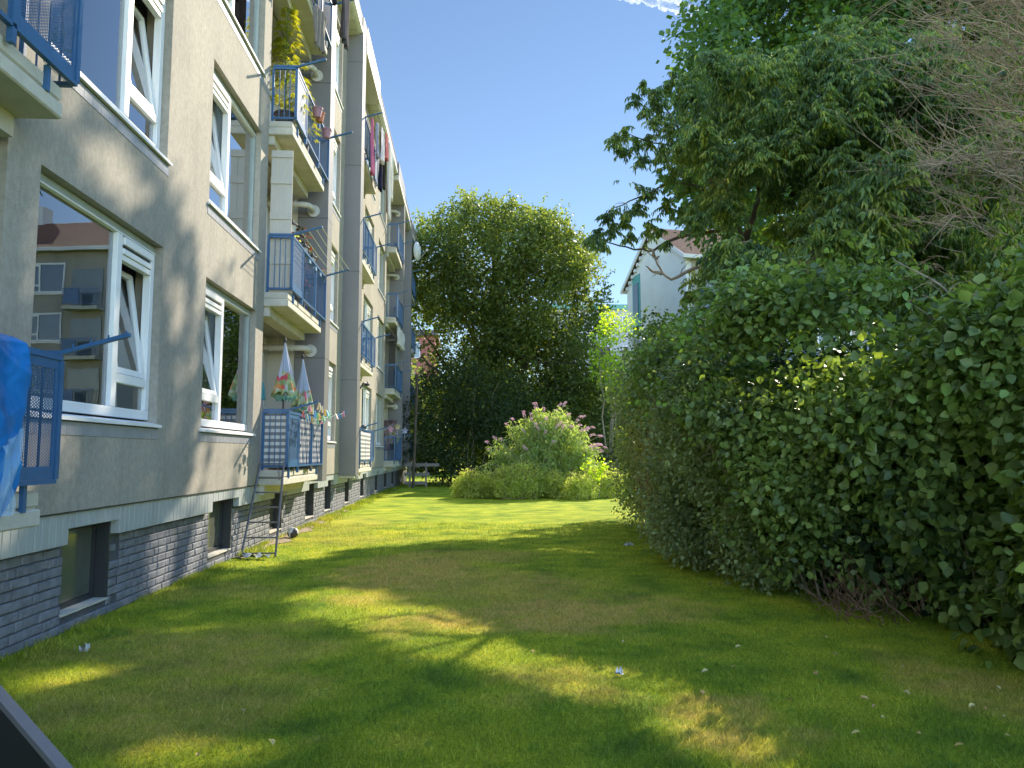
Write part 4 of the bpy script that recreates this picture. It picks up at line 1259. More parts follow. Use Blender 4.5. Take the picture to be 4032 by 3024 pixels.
# ---- the tree with drooping leaves over the hedge
def drooping_tree():
    base = np.array([5.6, 14.4, 0.0])
    t = empty("drooping_tree", tuple(base), "tree with long drooping leaves spreading over the hedge towards the lawn", "tree")
    tl = wander(base, at(1610 * K, 520 * K, 14.4), 6, .06) + wander(at(1610 * K, 520 * K, 14.4), at(1640 * K, 420 * K, 14.2), 5, .1)[1:]
    tl2 = wander(at(1640 * K, 420 * K, 14.2), at(1750 * K, 150 * K, 13.5), 7, .1)
    BR = [[(1610, 520), (1560, 430), (1500, 400), (1440, 395)], [(1600, 500), (1520, 500), (1450, 520), (1400, 545), (1340, 530), (1290, 520)], [(1560, 430), (1500, 330), (1450, 250), (1400, 200)],
          [(1500, 330), (1430, 310), (1360, 290)], [(1440, 395), (1370, 430), (1320, 450)], [(1640, 420), (1600, 300), (1540, 200)], [(1640, 420), (1740, 300), (1800, 180)], [(1640, 400), (1800, 380), (1950, 330)], [(1750, 150), (1850, 80)], [(1700, 240), (1650, 150), (1600, 120)]]
    lines = [(tl, .11, .045, 9), (tl2, .03, .02, 7)]
    ends = []
    for ib, l in enumerate(BR):
        Q = []
        Pp = [at(x * K, y * K, 14.1 + .25 * math.sin(x * .05)) for x, y in l]
        for a, c in zip(Pp[:-1], Pp[1:]): Q += wander(a, c, 5, .12)[:-1]
        Q.append(tuple(Pp[-1])); lines.append((Q, (.04, .042, .03, .022, .02, .03, .03, .03, .02, .02)[ib], .008, 6)); ends += Q[2:]
    trunk_part(t, lines, "trunk")
    # leafy sprays: clump list in display pixels (x, y, radius px)
    cl = [(1270, 525, 20), (1285, 515, 18), (1300, 530, 22), (1325, 495, 24), (1350, 480, 26), (1320, 450, 28), (1345, 440, 26), (1375, 455, 26), (1400, 490, 24), (1425, 500, 20), (1340, 400, 22), (1375, 405, 24), (1405, 420, 28),
          (1330, 300, 24), (1350, 285, 26), (1375, 310, 24), (1345, 325, 18), (1400, 300, 28), (1430, 330, 32), (1390, 185, 20), (1375, 215, 22), (1410, 205, 26), (1440, 190, 26), (1425, 240, 28), (1455, 165, 18), (1465, 215, 30), (1395, 240, 20),
          (1480, 170, 24), (1500, 200, 30), (1445, 285, 34), (1480, 260, 34), (1470, 330, 36), (1455, 380, 34), (1490, 400, 34), (1440, 440, 26), (1470, 460, 30), (1510, 440, 32), (1500, 490, 26), (1530, 480, 30), (1440, 530, 18), (1465, 540, 18), (1490, 560, 24), (1520, 350, 34), (1540, 300, 34), (1550, 400, 34), (1530, 230, 32), (1500, 300, 30), (1560, 260, 34), (1580, 340, 36), (1550, 180, 30), (1580, 430, 34), (1600, 380, 34), (1415, 265, 22), (1385, 345, 22), (1310, 470, 16), (1295, 500, 16), (1360, 510, 18), (1395, 535, 16), (1505, 565, 26), (1530, 590, 28), (1492, 600, 22), (1520, 630, 28), (1555, 560, 30), (1550, 535, 22), (1485, 640, 22)]
    C = [at(x * K, y * K, 14.0 + random.uniform(-.7, .7)) for x, y, r in cl]
    Rr = [r * K / 3029 * 14 for x, y, r in cl]
    poly = dp([(1500, 150), (1600, 110), (1750, 90), (1900, 110), (2050, 120), (2230, 150), (2230, 600), (2000, 650), (1750, 660), (1590, 620), (1500, 540), (1480, 420), (1490, 300)])
    gap = [dp([(1800, 60), (1880, 50), (1890, 150), (1840, 130)]), dp([(1590, 400), (1660, 400), (1650, 470), (1610, 500)])]
    n = 0
    while n < 520:
        x = random.uniform(1480, 2230); y = random.uniform(90, 660)
        if not in_poly(np.array([x * K]), np.array([y * K]), poly)[0]: continue
        if any(in_poly(np.array([x * K]), np.array([y * K]), g)[0] for g in gap): continue
        Y = random.uniform(11.2, 15.0) - (x - 1480) / 750 * 2.2
        r = random.uniform(.24, .42) * Y / 13
        C.append(at(x * K, y * K, Y)); Rr.append(r); n += 1
    for _ in range(170):
        C.append(at(random.uniform(1780, 2240) * K, random.uniform(60, 600) * K, random.uniform(10.5, 13.0))); Rr.append(random.uniform(.3, .45))
    n = 0
    pn = dp([(1760, 480), (1900, 330), (2260, 300), (2260, 700), (2000, 690), (1800, 640)])
    while n < 170:
        x = random.uniform(1700, 2260); y = random.uniform(300, 700)
        if not in_poly(np.array([x * K]), np.array([y * K]), pn)[0]: continue
        C.append(at(x * K, y * K, random.uniform(7.6, 10.5))); Rr.append(random.uniform(.16, .28)); n += 1
    pn = dp([(1530, 545), (1830, 520), (1830, 690), (1660, 700)])
    while n < 330:
        x = random.uniform(1530, 1830); y = random.uniform(520, 700)
        if not in_poly(np.array([x * K]), np.array([y * K]), pn)[0]: continue
        C.append(at(x * K, y * K, random.uniform(9.6, 12.0))); Rr.append(random.uniform(.2, .32)); n += 1
    C = np.array(C); Rr = np.array(Rr)
    # each clump: arching sprigs with leaves hanging from both sides
    Ps, Ds, Ns, Ls = [], [], [], []
    tw = MB()
    for c, r in zip(C, Rr):
        ns = int(5 + 42 * r)
        for _ in range(ns):
            d = rand_dir(1)[0]; d[2] = .25 * d[2] - .05
            d /= np.linalg.norm(d)
            s = c - d * r * random.uniform(.1, .6) + np.array([0, 0, r * random.uniform(-.5, .6)])
            ln = r * random.uniform(.9, 1.6)
            m = int(9 + ln * 27)
            q = np.linspace(0.05, 1, m)
            pts = s + d * (ln * q)[:, None] + np.outer(ln * (.18 * q - .48 * q * q), [0, 0, 1])
            side = np.cross(d, [0, 0, 1]); sg = np.where(np.arange(m) % 2, 1, -1)[:, None]
            D = side * sg * .75 + d * .45 + np.array([0, 0, -.85]) + rng.normal(0, .22, (m, 3))
            N = np.array([0, 0, .8]) + side * sg * .5 + rng.normal(0, .35, (m, 3))
            Ps.append(pts); Ds.append(D); Ns.append(N); Ls.append(rng.uniform(.07, .125, m))
            if random.random() < .10: tw.tube([tuple(pts[0]), tuple(pts[m // 2]), tuple(pts[-1])], [.006, .004, .002], 3, cap=False)
    P = np.vstack(Ps); D = np.vstack(Ds); N = np.vstack(Ns); L = np.concatenate(Ls)
    k = keep_lit(P)
    leaves("crown", P[k], D[k], N[k], L[k], .30, LM['cherry'], t, tuple(base), detailed=True, fold=.25, droop=.3)
    tw.build("twigs", M['twig'], t)
drooping_tree()

# ---- tall maple behind it, filling the top right
def maple():
    base = (13.0, 25.5, 0)
    t = empty("maple_tree", base, "tall dark maple behind the drooping tree, reaching out of the picture", "tree")
    poly = dp([(1575, -420), (1535, 10), (1530, 60), (1505, 100), (1515, 200), (1480, 290), (1475, 400), (1500, 460), (1620, 500), (1900, 540), (2230, 560), (2230, -420)])
    C, Rr = in_poly_px(poly, 620, 20, 29, .6, 1.25)
    gap = in_poly(*np.array([(1840 + c[0] / c[1] * 3029, 1790 - (c[2] - H) / c[1] * 3029) for c in C]).T, dp([(1790, 40), (1880, 40), (1880, 130), (1800, 120)]))
    C, Rr = C[~gap], Rr[~gap]
    oc = [at(x * K, y * K, 24) for x, y in [(1515, 105), (1530, 85), (1545, 60), (1550, 30), (1560, 5), (1520, 140), (1530, 170), (1510, 122), (1560, 200)]]
    C = np.vstack([C, oc]); Rr = np.concatenate([Rr, [.36] * len(oc)])
    ln = wander(base, at(2080 * K, -250 * K, 25.5), 12, .06)
    trunk_part(t, [([q for q in ln if q[2] < 11.5], .24, .12, 10)] + limbs(ln, C, .12, 60, .5))
    P, D, N, L, idx = clump_leaves(C, Rr, 19, .20, .95, hang=.35, cull='walls')
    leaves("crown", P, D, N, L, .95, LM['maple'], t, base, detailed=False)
maple()
def dark_tree(name, label, poly, n, Y0, Y1, r0, r1, base, mat, dens, L):
    t = empty(name, base, label, "tree")
    C, Rr = in_poly_px(poly, n, Y0, Y1, r0, r1)
    ln = wander(base, (C[:, 0].mean(), C[:, 1].mean(), C[:, 2].max() - .5), 10, .08)
    trunk_part(t, [(ln, .2, .06, 9)] + limbs(ln, C, .18, 40, .5))
    P, D, N, Ls, idx = clump_leaves(C, Rr, dens, L, .7, hang=.3, cull=True)
    leaves("crown", P, D, N, Ls, .7, LM[mat], t, base, detailed=False)
dark_tree("evergreen_tree", "dark dense tree behind the right end of the hedge under the bare twigs", dp([(1700, 330), (2300, 250), (2300, 700), (1750, 640)]), 120, 11.5, 14, .4, .7, (9.0, 13.5, 0), 'under', 45, .12)

# ---- leafless brown conifer reaching in from the right
def bare_conifer():
    base = (6.15, 7.2, 0)
    t = empty("bare_tree", base, "dead tree with a mass of fine bare brown twigs at the upper right", "tree")
    b = MB()
    tr = wander(base, (6.15, 7.4, 7.4), 12, .03)
    b.tube(tr, list(np.linspace(.10, .03, 12)), 8)
    b.build("trunk", M['bark'], t, smooth=True)
    V, Fc = [], []
    def strand(p, d, ln, r, sag, n=6):
        """thin triangular tube"""
        q = np.linspace(0, 1, n)
        w = np.cumsum(rng.normal(0, .06 * ln / n ** .5, (n, 3)), 0); w -= w[0]
        pts = p + d * (ln * q)[:, None] + np.outer(ln * sag * q * q, [0, 0, 1]) + w
        t_ = d / np.linalg.norm(d); u = np.cross(t_, [0.1, .2, 1]); u /= np.linalg.norm(u); v = np.cross(t_, u)
        i0 = len(V)
        for k_, pt in enumerate(pts):
            rr = r * (1 - .8 * k_ / (n - 1))
            for a in (0, 2.094, 4.189): V.append(pt + (u * math.cos(a) + v * math.sin(a)) * rr)
        for k_ in range(n - 1):
            for a in range(3):
                A = i0 + k_ * 3 + a; B = i0 + k_ * 3 + (a + 1) % 3
                Fc.append((A, B, B + 3, A + 3))
        return pts
    for i in range(90):
        z = 3.1 + 4.4 * (i / 90) + random.uniform(-.2, .2)
        s = np.array([6.15, 7.3, z])
        a = random.uniform(2.2, 4.6)
        ln = random.uniform(.7, 1.75) * (1.0 if z < 5.5 else .95)
        d = np.array([math.cos(a), math.sin(a) * .8, random.uniform(-.15, .35)])
        main = strand(s, d, ln, .014, random.uniform(.05, .25), 9)
        for j in range(17):
            p = main[random.randrange(2, 9)] + rng.normal(0, .02, 3)
            dd = d * .8 + rng.normal(0, .55, 3); dd[2] += .12
            sec = strand(p, dd, random.uniform(.18, .55), .0052, random.uniform(-.1, .35), 5)
            for q in range(2):
                pp = sec[random.randrange(1, 5)]
                strand(pp, dd * .6 + rng.normal(0, .7, 3), random.uniform(.08, .22), .0034, .1, 3)
    V = np.array(V); Fc = np.array(Fc)
    mid = V[Fc[:, 0]]
    keep = keep_lit(mid, .02)
    Fc = Fc[keep]
    raw_mesh("twigs", np.array(V), np.array(Fc), 4, M['twig'], None, t, base)
bare_conifer()
bare_branch("bare_branch", "knobbly grey bare branch in front of the white gable", [[(1510, 575), (1480, 590), (1450, 605), (1430, 590), (1415, 560), (1400, 545)], [(1430, 590), (1405, 585), (1395, 575)], [(1415, 560), (1425, 553)], [(1412, 555), (1410, 540), (1395, 535)], [(1560, 560), (1530, 562), (1510, 575)]], 13.6, .035, 1, 31)
# bush overhanging right frame edge and beyond (also shades the near lawn)
C = [(random.uniform(4.6, 7.5), random.uniform(1.5, 5.2), random.uniform(.4, 4.6)) for _ in range(70)]
shrub("tall hazel shrub continuing the hedge beyond the right edge", "hedge_shrub", "shrub", C, [random.uniform(.4, .6) for _ in C], LM['hazel'], 60, .09, .8, group="shrubs of the mixed hedge", base=(6.0, 3.5, 0), stems=20)
# ------------------------------------------------------------------ far buildings
def far_block():
    """white gabled block behind the trees on the right; its long side looks across at us"""
    Q = np.array([13.0, 44.6, 0.0]); ex = np.array([9.0, 1.4, 0]); ex /= np.linalg.norm(ex); ey = np.array([-ex[1], ex[0], 0])
    E_, RZ, Wd, LEN = 13.5, 16.5, 9.8, 34.0
    def W_(u, v, z): return tuple(Q + ex * u + ey * v + np.array([0, 0, z]))
    t = empty("gabled_apartment_block", tuple(Q), "white gabled apartment block with brown tiled roof behind the trees", "building")
    white = simple("white_render", (.62, .62, .61), .85, var=.08, scale=.7, bump=.1)
    teal = simple("teal_panel", (.05, .26, .24), .35, var=.12, scale=1.5)
    tile = simple("brown_roof_tile", (.17, .085, .06), .8, var=.25, scale=12)
    def hexa(b, u0, u1, v0, v1, z0, z1, m=0):
        vs = [W_(u, v, z) for z in (z0, z1) for u, v in ((u0, v0), (u1, v0), (u1, v1), (u0, v1))]
        b.add(vs, [(0, 3, 2, 1), (4, 5, 6, 7), (0, 1, 5, 4), (1, 2, 6, 5), (2, 3, 7, 6), (3, 0, 4, 7)], m)
    b = MB()
    hexa(b, .0, LEN, 0, Wd, 0, E_)
    b.add([W_(0.0, 0, E_), W_(0.0, Wd, E_), W_(0.0, Wd / 2, RZ - .15), W_(.3, 0, E_), W_(.3, Wd, E_), W_(.3, Wd / 2, RZ - .15)], [(0, 2, 1), (3, 4, 5), (0, 3, 5, 2), (1, 2, 5, 4)])
    b.build("wall", white, t)
    # roof: two tiled slopes with courses stepping down
    b = MB()
    for s_ in (0, 1):
        n = 24
        for i in range(n):
            a0, a1 = i / n, (i + 1.06) / n
            v0 = (-.45 + (Wd / 2 + .45) * a0); v1 = (-.45 + (Wd / 2 + .45) * a1)
            z0 = E_ - .15 + (RZ - E_ + .15) * a0; z1 = E_ - .15 + (RZ - E_ + .15) * a1
            if s_: v0, v1 = Wd - v0, Wd - v1
            c = [W_(-.35, v0, z0 + .05), W_(LEN + .3, v0, z0 + .05), W_(LEN + .3, v1, z1), W_(-.35, v1, z1), W_(-.35, v0, z0 - .03), W_(LEN + .3, v0, z0 - .03)]
            b.add(c, [(0, 1, 2, 3), (4, 5, 1, 0)])
    rf = b.build("roof", tile, t)
    b = MB(); hexa(b, 8.4, 9.6, Wd / 2 - .4, Wd / 2 + .5, RZ - .8, RZ + 1.0); b.build("chimney", white, rf)
    b = MB()
    for s_ in (0, 1):
        v = (-.5, -.3) if not s_ else (Wd + .3, Wd + .5)
        hexa(b, -.35, LEN + .3, v[0], v[1], E_ - .34, E_ - .12)
        va, vb = (-.45, Wd / 2) if not s_ else (Wd + .45, Wd / 2)
        b.bar(W_(-.30, va, E_ - .24), W_(-.30, vb, RZ - .12), .08, .22)
    b.build("eaves_board", white, t)
    # stepped corbels under the verge
    b = MB()
    for i in range(9):
        v = Wd - .3 - i * .52; z = E_ + (RZ - E_) * (i * .52 + .3) / (Wd / 2)
        hexa(b, -.18, .0, v - .12, v + .12, z - .42, z - .2)
    b.build("corbels", white, t)
    # teal strip with stair windows on the gable
    for zz0, zz1, nm in ((9.9, 14.0, 'p'), (7.9, 9.8, 'w'), (5.0, 7.8, 'p'), (3.2, 4.9, 'w')):
        v0, v1 = Wd - 2.55, Wd - 1.15
        if nm == 'p':
            b = MB(); hexa(b, -.05, -.004, v0, v1, zz0, zz1); b.build("teal_panel", teal, t)
        else:
            b = MB(); hexa(b, -.07, -.004, v0, v0 + .1, zz0, zz1); hexa(b, -.07, -.004, v1 - .1, v1, zz0, zz1); hexa(b, -.07, -.004, v0 + .1, v1 - .1, zz0, zz0 + .1); hexa(b, -.07, -.004, v0 + .1, v1 - .1, zz1 - .1, zz1); hexa(b, -.07, -.004, v0 + .1, v1 - .1, zz0 + .55, zz0 + .62)
            w = b.build("window", M['white'], t)
            b = MB(); hexa(b, -.03, -.006, v0 + .1, v1 - .1, zz0 + .1, zz1 - .1); b.build("pane", M['bglass'], w)
    b = MB(); hexa(b, -.10, -.055, Wd - 2.3, Wd - 1.4, 11.0, 13.4); b.build("gable_glazing", M['skyglass'], t)
    # the long side: cream wall with windows and recessed balconies, seen mirrored in the near window
    b = MB(); hexa(b, .4, LEN - .4, -.06, -.004, 1.0, E_ - .2); b.build("stucco_facade", M['stucco'], t)
    wp = bp_ = None
    for k in range(4):
        for j in range(6):
            u = 3.4 + j * 5.2; z = 2.2 + k * 2.87
            if wp is None:
                b = MB()
                for (a, c, d, e) in ((u, u + .08, z, z + 1.7), (u + 2.3, u + 2.38, z, z + 1.7), (u + 1.45, u + 1.56, z, z + 1.7), (u + .08, u + 1.45, z, z + .09), (u + .08, u + 1.45, z + 1.6, z + 1.7), (u + 1.56, u + 2.3, z, z + .09), (u + 1.56, u + 2.3, z + .38, z + .47), (u + 1.56, u + 2.3, z + 1.5, z + 1.7), (u - .06, u + 2.44, z - .1, z - .02)):
                    hexa(b, a, c, -.13, -.065, d, e)
                wp = b.build("window", M['white'], t); wz = (u, z)
                b = MB(); hexa(b, u + .08, u + 2.3, -.09, -.065, z + .09, z + 1.6); b.build("pane", M['skyglass'], wp)
            else:
                copy_tree(wp, t, Vector(ex * (u - wz[0])) + Vector((0, 0, z - wz[1])))
        for j in range(6):
            u = .9 + j * 5.2 ; z = 1.3 + k * 2.87
            if bp_ is None:
                b = MB(); hexa(b, u, u + 2.1, -.75, -.065, z - .2, z); bp_ = b.build("balcony", M['concrete'], t); bz = (u, z)
                b = MB(); hexa(b, u, u + 2.1, -.75, -.72, z + .95, z + 1.0); hexa(b, u, u + 2.1, -.75, -.72, z + .08, z + .12)
                for q in np.arange(u, u + 2.1, .13): hexa(b, q, q + .025, -.745, -.725, z + .12, z + .95)
                hexa(b, u + 1.2, u + 2.0, -.77, -.751, z + .15, z + .93)
                b.build("railing", M['blue'], bp_)
                b = MB(); hexa(b, u + .15, u + 2.0, -.10, -.065, z, z + 2.2); b.build("balcony_door", M['bglass'], bp_)
            else:
                copy_tree(bp_, t, Vector(ex * (u - bz[0])) + Vector((0, 0, z - bz[1])))
M['skyglass'] = simple("reflective_pane", (.05, .07, .09), .06, var=.2, spec=1.0)
far_block()
def flat_block(name, label, x0, x1, y0, y1, z, edge, wallm, win=True):
    t = empty(name, ((x0 + x1) / 2, y0, 0), label, "building")
    b = MB(); b.box(x0, x1, y0, y1, 0, z - .5); b.build("wall", wallm, t)
    b = MB(); b.box(x0 - .3, x1 + .3, y0 - .3, y1 + .3, z - .499, z); b.build("roof", edge, t)
    if win:
        for k in range(int((z - 3) / 3)):
            for x in np.arange(x0 + 1, x1 - 2, 3.0):
                b = MB(); b.bbox(x, x + 1.9, y0 - .06, y0 - .003, z - 2.6 - 3 * k, z - 1.1 - 3 * k, .03); w = b.build("window", M['white'], t)
                b = MB(); b.box(x + .1, x + 1.8, y0 - .075, y0 - .061, z - 2.5 - 3 * k, z - 1.2 - 3 * k); b.build("pane", M['skyglass'], w)
p = at(2370, 1200, 75)
flat_block("flat_roofed_block", "distant flat roofed block with green roof edge left of the white gable", p[0] - 5, p[0] + 6, 75, 84, float(p[2]), simple("green_copper", (.12, .30, .25), .6), simple("grey_wall", (.40, .40, .42), .8))
p = at(1660, 1300, 70)
flat_block("brick_building", "distant red brick building glimpsed through the trees beside the apartment block", p[0] - 9, p[0] + 1.2, 70, 78, float(p[2]), M['roofedge'], simple("red_brick", (.36, .12, .09), .85, var=.2, scale=3))

# ------------------------------------------------------------------ things on and round the balconies
def Zk(k): return ST * k
def cloth(name, label, cat, p0, p1, ln, mat, group=None, taper=1.0, folds=5, amp=.03, hem=0, thick=0, shape=None, parent=None):
    """hanging cloth from line p0-p1"""
    p0, p1 = np.array(p0, float), np.array(p1, float)
    n, m = 28, 16
    d = p1 - p0; nm = np.array([-d[1], d[0], 0]); nm /= (np.linalg.norm(nm) + 1e-9)
    ph = random.uniform(0, 6.28)
    P = []
    for j in range(m + 1):
        v = j / m
        row = []
        for i in range(n + 1):
            u = i / n
            w = 1 + (taper - 1) * v
            if shape == 'shirt' and v < .22: w *= .75 + .5 * min(1, v / .22) * (1 if 1 else 0)
            uu = .5 + (u - .5) * w
            q = p0 + d * uu
            drop = ln * v * (1 + hem * math.sin(u * 9 + ph))
            q = q + nm * (amp * (.3 + v) * math.sin(u * folds * 6.28 + ph + v * 1.5) + amp * .5 * math.sin(u * 23 + v * 5)) + np.array([0, 0, -drop - .02 * math.sin(u * math.pi)])
            row.append(tuple(q))
        P.append(row)
    b = MB(); b.grid(P)
    if shape == 'trousers':
        # cut the middle of the lower part out
        nf = []
        for f, mm in zip(b.f, b.m):
            j, i = divmod(f[0], n + 1)
            if j > m * .35 and n * .44 < i < n * .56: continue
            nf.append(f)
        b.f = nf; b.m = [0] * len(nf)
    o = b.build(name, mat, parent, smooth=True, solid=.006)
    if parent is None: tag(o, label, cat, group)
    return o
CM = lambda n, c, **k: cloth_mat(n, c, **k)
def line(name, label, pts, mat, r=.003, group=None):
    b = MB(); b.tube(pts, r, 5)
    return tag(b.build(name, mat, None), label, "line", group)
yellow_line = simple("yellow_line", (.55, .56, .30), .6)
white_line = simple("white_line", (.6, .6, .58), .6)
# washing lines strung between the two arms of the balconies
def arm_pt(y, k, q): return (XR + (-2.39 - XR) * q, y, 2.225 + .13 * q + Zk(k))
for i, q in enumerate((.28, .52, .76, .97)):
    a, c = arm_pt(12.5, 1, q), arm_pt(15.4, 1, q)
    line("washing_line", ["innermost", "second", "third", "outermost"][i] + " yellow washing line on the first floor drying rack", [a, tuple((np.array(a) + np.array(c)) / 2 - np.array([0, 0, .02])), c], yellow_line, .0045, "yellow washing lines")
pegcols = [(.7, .12, .10), (.75, .45, .08), (.65, .70, .60), (.10, .35, .65), (.70, .25, .35), (.75, .72, .65), (.25, .60, .35)]
pegm = [simple("peg_plastic", c, .45) for c in pegcols]
pegn = ["red", "orange", "pale green", "blue", "pink", "white", "green"]
pegproto = {}
for i, q in enumerate((.30, .62, .93)):
    a, c = np.array(arm_pt(12.5, 0, q)), np.array(arm_pt(15.4, 0, q))
    pts = [tuple(a + (c - a) * t - np.array([0, 0, .14 * math.sin(math.pi * t)])) for t in np.linspace(0, 1, 12)]
    line("washing_line", ["inner", "middle", "outer"][i] + " sagging clothes line full of pegs on the ground floor", pts, yellow_line, .003, "peg lines on the ground floor")
    for j in range(15):
        t = random.uniform(.04, .97); ci = random.randrange(7)
        p = a + (c - a) * t - np.array([0, 0, .14 * math.sin(math.pi * t)])
        if ci not in pegproto:
            b = MB()
            for s_ in (-1, 1):
                b.bar((0, .003 * s_, .02), (0, .020 * s_, -.055), .011, .010)
            b.tube([(0, -.012, .0), (0, .012, .0)], .005, 6)
            o = b.build("clothes_peg", pegm[ci], None, org=(0, 0, 0)); pegproto[ci] = o
            tag(o, pegn[ci] + " plastic clothes peg on the ground floor lines above the striped screen", "clothes peg", "clothes pegs on the ground floor lines")
        else:
            o = pegproto[ci].copy(); COL.objects.link(o)
        o.location = tuple(p); o.rotation_euler = (random.uniform(-.3, .3), 0, random.uniform(0, 3)); o.scale = (1.5,) * 3

# closed parasols with flower print
def parasol_mat(seed):
    m, nt, b, out = new_mat("parasol_print")
    tc = node(nt, "ShaderNodeTexCoord"); sp = node(nt, "ShaderNodeSeparateXYZ"); nt.links.new(tc.outputs['Object'], sp.inputs[0])
    vo = node(nt, "ShaderNodeTexVoronoi"); vo.inputs['Scale'].default_value = 13
    mp = node(nt, "ShaderNodeMapping"); mp.inputs['Location'].default_value = (seed, seed * 2, 0); mp.inputs['Scale'].default_value = (1, 1, .75)
    nt.links.new(tc.outputs['Object'], mp.inputs[0]); nt.links.new(mp.outputs[0], vo.inputs['Vector'])
    sc_ = node(nt, "ShaderNodeSeparateColor"); nt.links.new(vo.outputs['Color'], sc_.inputs[0])
    fl = ramp(nt, sc_.outputs[0], [(.0, (.50, .06, .09)), (.16, (.52, .20, .06)), (.26, (.52, .14, .20)), (.36, (.20, .28, .12)), (.6, (.42, .46, .40)), (.8, (.36, .42, .22))])
    fl.color_ramp.interpolation = 'CONSTANT'
    n1 = node(nt, "ShaderNodeTexNoise"); n1.inputs['Scale'].default_value = 9; nt.links.new(mp.outputs[0], n1.inputs['Vector'])
    h = node(nt, "ShaderNodeMath", operation='MULTIPLY_ADD'); h.inputs[1].default_value = .45; nt.links.new(n1.outputs['Fac'], h.inputs[0]); nt.links.new(sp.outputs['Z'], h.inputs[2])
    lt = node(nt, "ShaderNodeMapRange"); lt.inputs['From Min'].default_value = .60; lt.inputs['From Max'].default_value = .64; nt.links.new(h.outputs[0], lt.inputs['Value'])
    lo = node(nt, "ShaderNodeMapRange"); lo.inputs['From Min'].default_value = .36; lo.inputs['From Max'].default_value = .30; nt.links.new(h.outputs[0], lo.inputs['Value'])
    mx = node(nt, "ShaderNodeMix", data_type='RGBA'); nt.links.new(lt.outputs[0], mx.inputs['Factor']); nt.links.new(fl.outputs[0], mx.inputs['A']); mx.inputs['B'].default_value = (.33, .38, .47, 1)
    mg = node(nt, "ShaderNodeMix", data_type='RGBA'); nt.links.new(lo.outputs[0], mg.inputs['Factor']); nt.links.new(mx.outputs['Result'], mg.inputs['A']); mg.inputs['B'].default_value = (.28, .36, .18, 1)
    nt.links.new(mg.outputs['Result'], b.inputs['Base Color']); b.inputs['Roughness'].default_value = .8
    return m
def parasol(x, y, zb, h, w, label, seed):
    t = empty("parasol", (x, y, 1.25), label, "parasol", "closed parasols on the ground floor balcony")
    b = MB()
    n = 48; prof = np.linspace(0, 1, 16); vs = []
    P = []
    for q in prof:
        r = .012 + w * q ** 1.15
        row = []
        for k in range(n + 1):
            a = 2 * math.pi * k / n
            rr = r * .88 * (1 + .30 * q * math.sin(a * 8 + seed)) * (1 + .1 * math.sin(a * 3 + q * 4))
            row.append((x + .03 * q + rr * math.cos(a) * .9, y + rr * math.sin(a), zb + h * (1 - q) - .05 * q * math.sin(a * 8 + 1 + seed)))
        P.append(row)
    b.grid(P); b.build("canopy", parasol_mat(seed), t, smooth=True)
    b = MB()
    n2 = 40
    b.grid([[(x + .03 + w * (.95 - .3 * v) * math.cos(2 * math.pi * k / n2), y + w * (.95 - .3 * v) * math.sin(2 * math.pi * k / n2), zb - .02 - .07 * v * (1 + .5 * math.sin(k * 2.3))) for k in range(n2 + 1)] for v in (0, .5, 1)])
    b.build("fringe", CM("teal_fringe", (.18, .40, .38)), t, smooth=True)
    b = MB(); b.tube([(x, y, 1.26), (x, y, zb + h - .02)], .016, 10); b.build("pole", M['rubber'], t)
    b = MB(); b.lathe((x, y, zb + h - .02), [(.02, 0), (.028, .02), (.02, .06), (.006, .075)], 10); b.build("finial", M['rubber'], t)
    b = MB(); b.lathe((x, y, 1.256), [(.22, 0), (.22, .05), (.06, .07), (.03, .2)], 16); b.build("base", M['rubber'], t)
parasol(-3.09, 13.1, 2.50, .92, .21, "nearer and taller closed parasol with poppy flower print on the ground floor balcony", 1.3)
parasol(-3.02, 14.2, 2.36, .92, .20, "farther closed parasol with flower print on the ground floor balcony", 4.1)
# striped privacy cloths tied to the rails
gs = stripes_mat("grey_white_stripes", (.22, .22, .23), (.60, .59, .57), 9.6, 'Z')
cloth("privacy_screen", "grey and white striped cloth tied to the near end of the ground floor railing", "privacy screen", (-3.24, 12.525, 2.165), (-2.90, 12.525, 2.165), .86, gs, folds=2, amp=.008)
cloth("privacy_screen", "crumpled striped cloth along the front of the ground floor railing", "privacy screen", (-2.895, 13.32, 2.15), (-2.895, 15.36, 2.15), .82, gs, folds=7, amp=.012)
ck = stripes_mat("black_white_check", (.05, .05, .055), (.70, .70, .70), 9.0, 'Z', True, 'Y')
cloth("privacy_screen", "black and white checked cloth behind the balcony rail past the tall grey fin", "privacy screen", (-2.858, 20.85, 2.14), (-2.858, 22.95, 2.14), .80, ck, folds=5, amp=.008)
# boarded screen on the first floor
t = empty("board_screen", (-3.08, 12.53, 4.12), "tall pale painted board screen at the near end of the first floor balcony", "privacy screen")
wb = simple("painted_board", (.50, .48, .43), .8, var=.08, scale=4, stretch=(1, 1, .2))
b = MB()
for i in range(3): b.bbox(-3.26 + i * .118, -3.26 + i * .118 + .114, 12.555, 12.575, 4.14, 6.52, .003)
b.build("boards", wb, t)
for z in (4.6, 5.35, 5.95, 6.40):
    b = MB(); b.bbox(-3.262, -2.905, 12.535, 12.554, z, z + .12, .004); b.build("batten", wb, t)
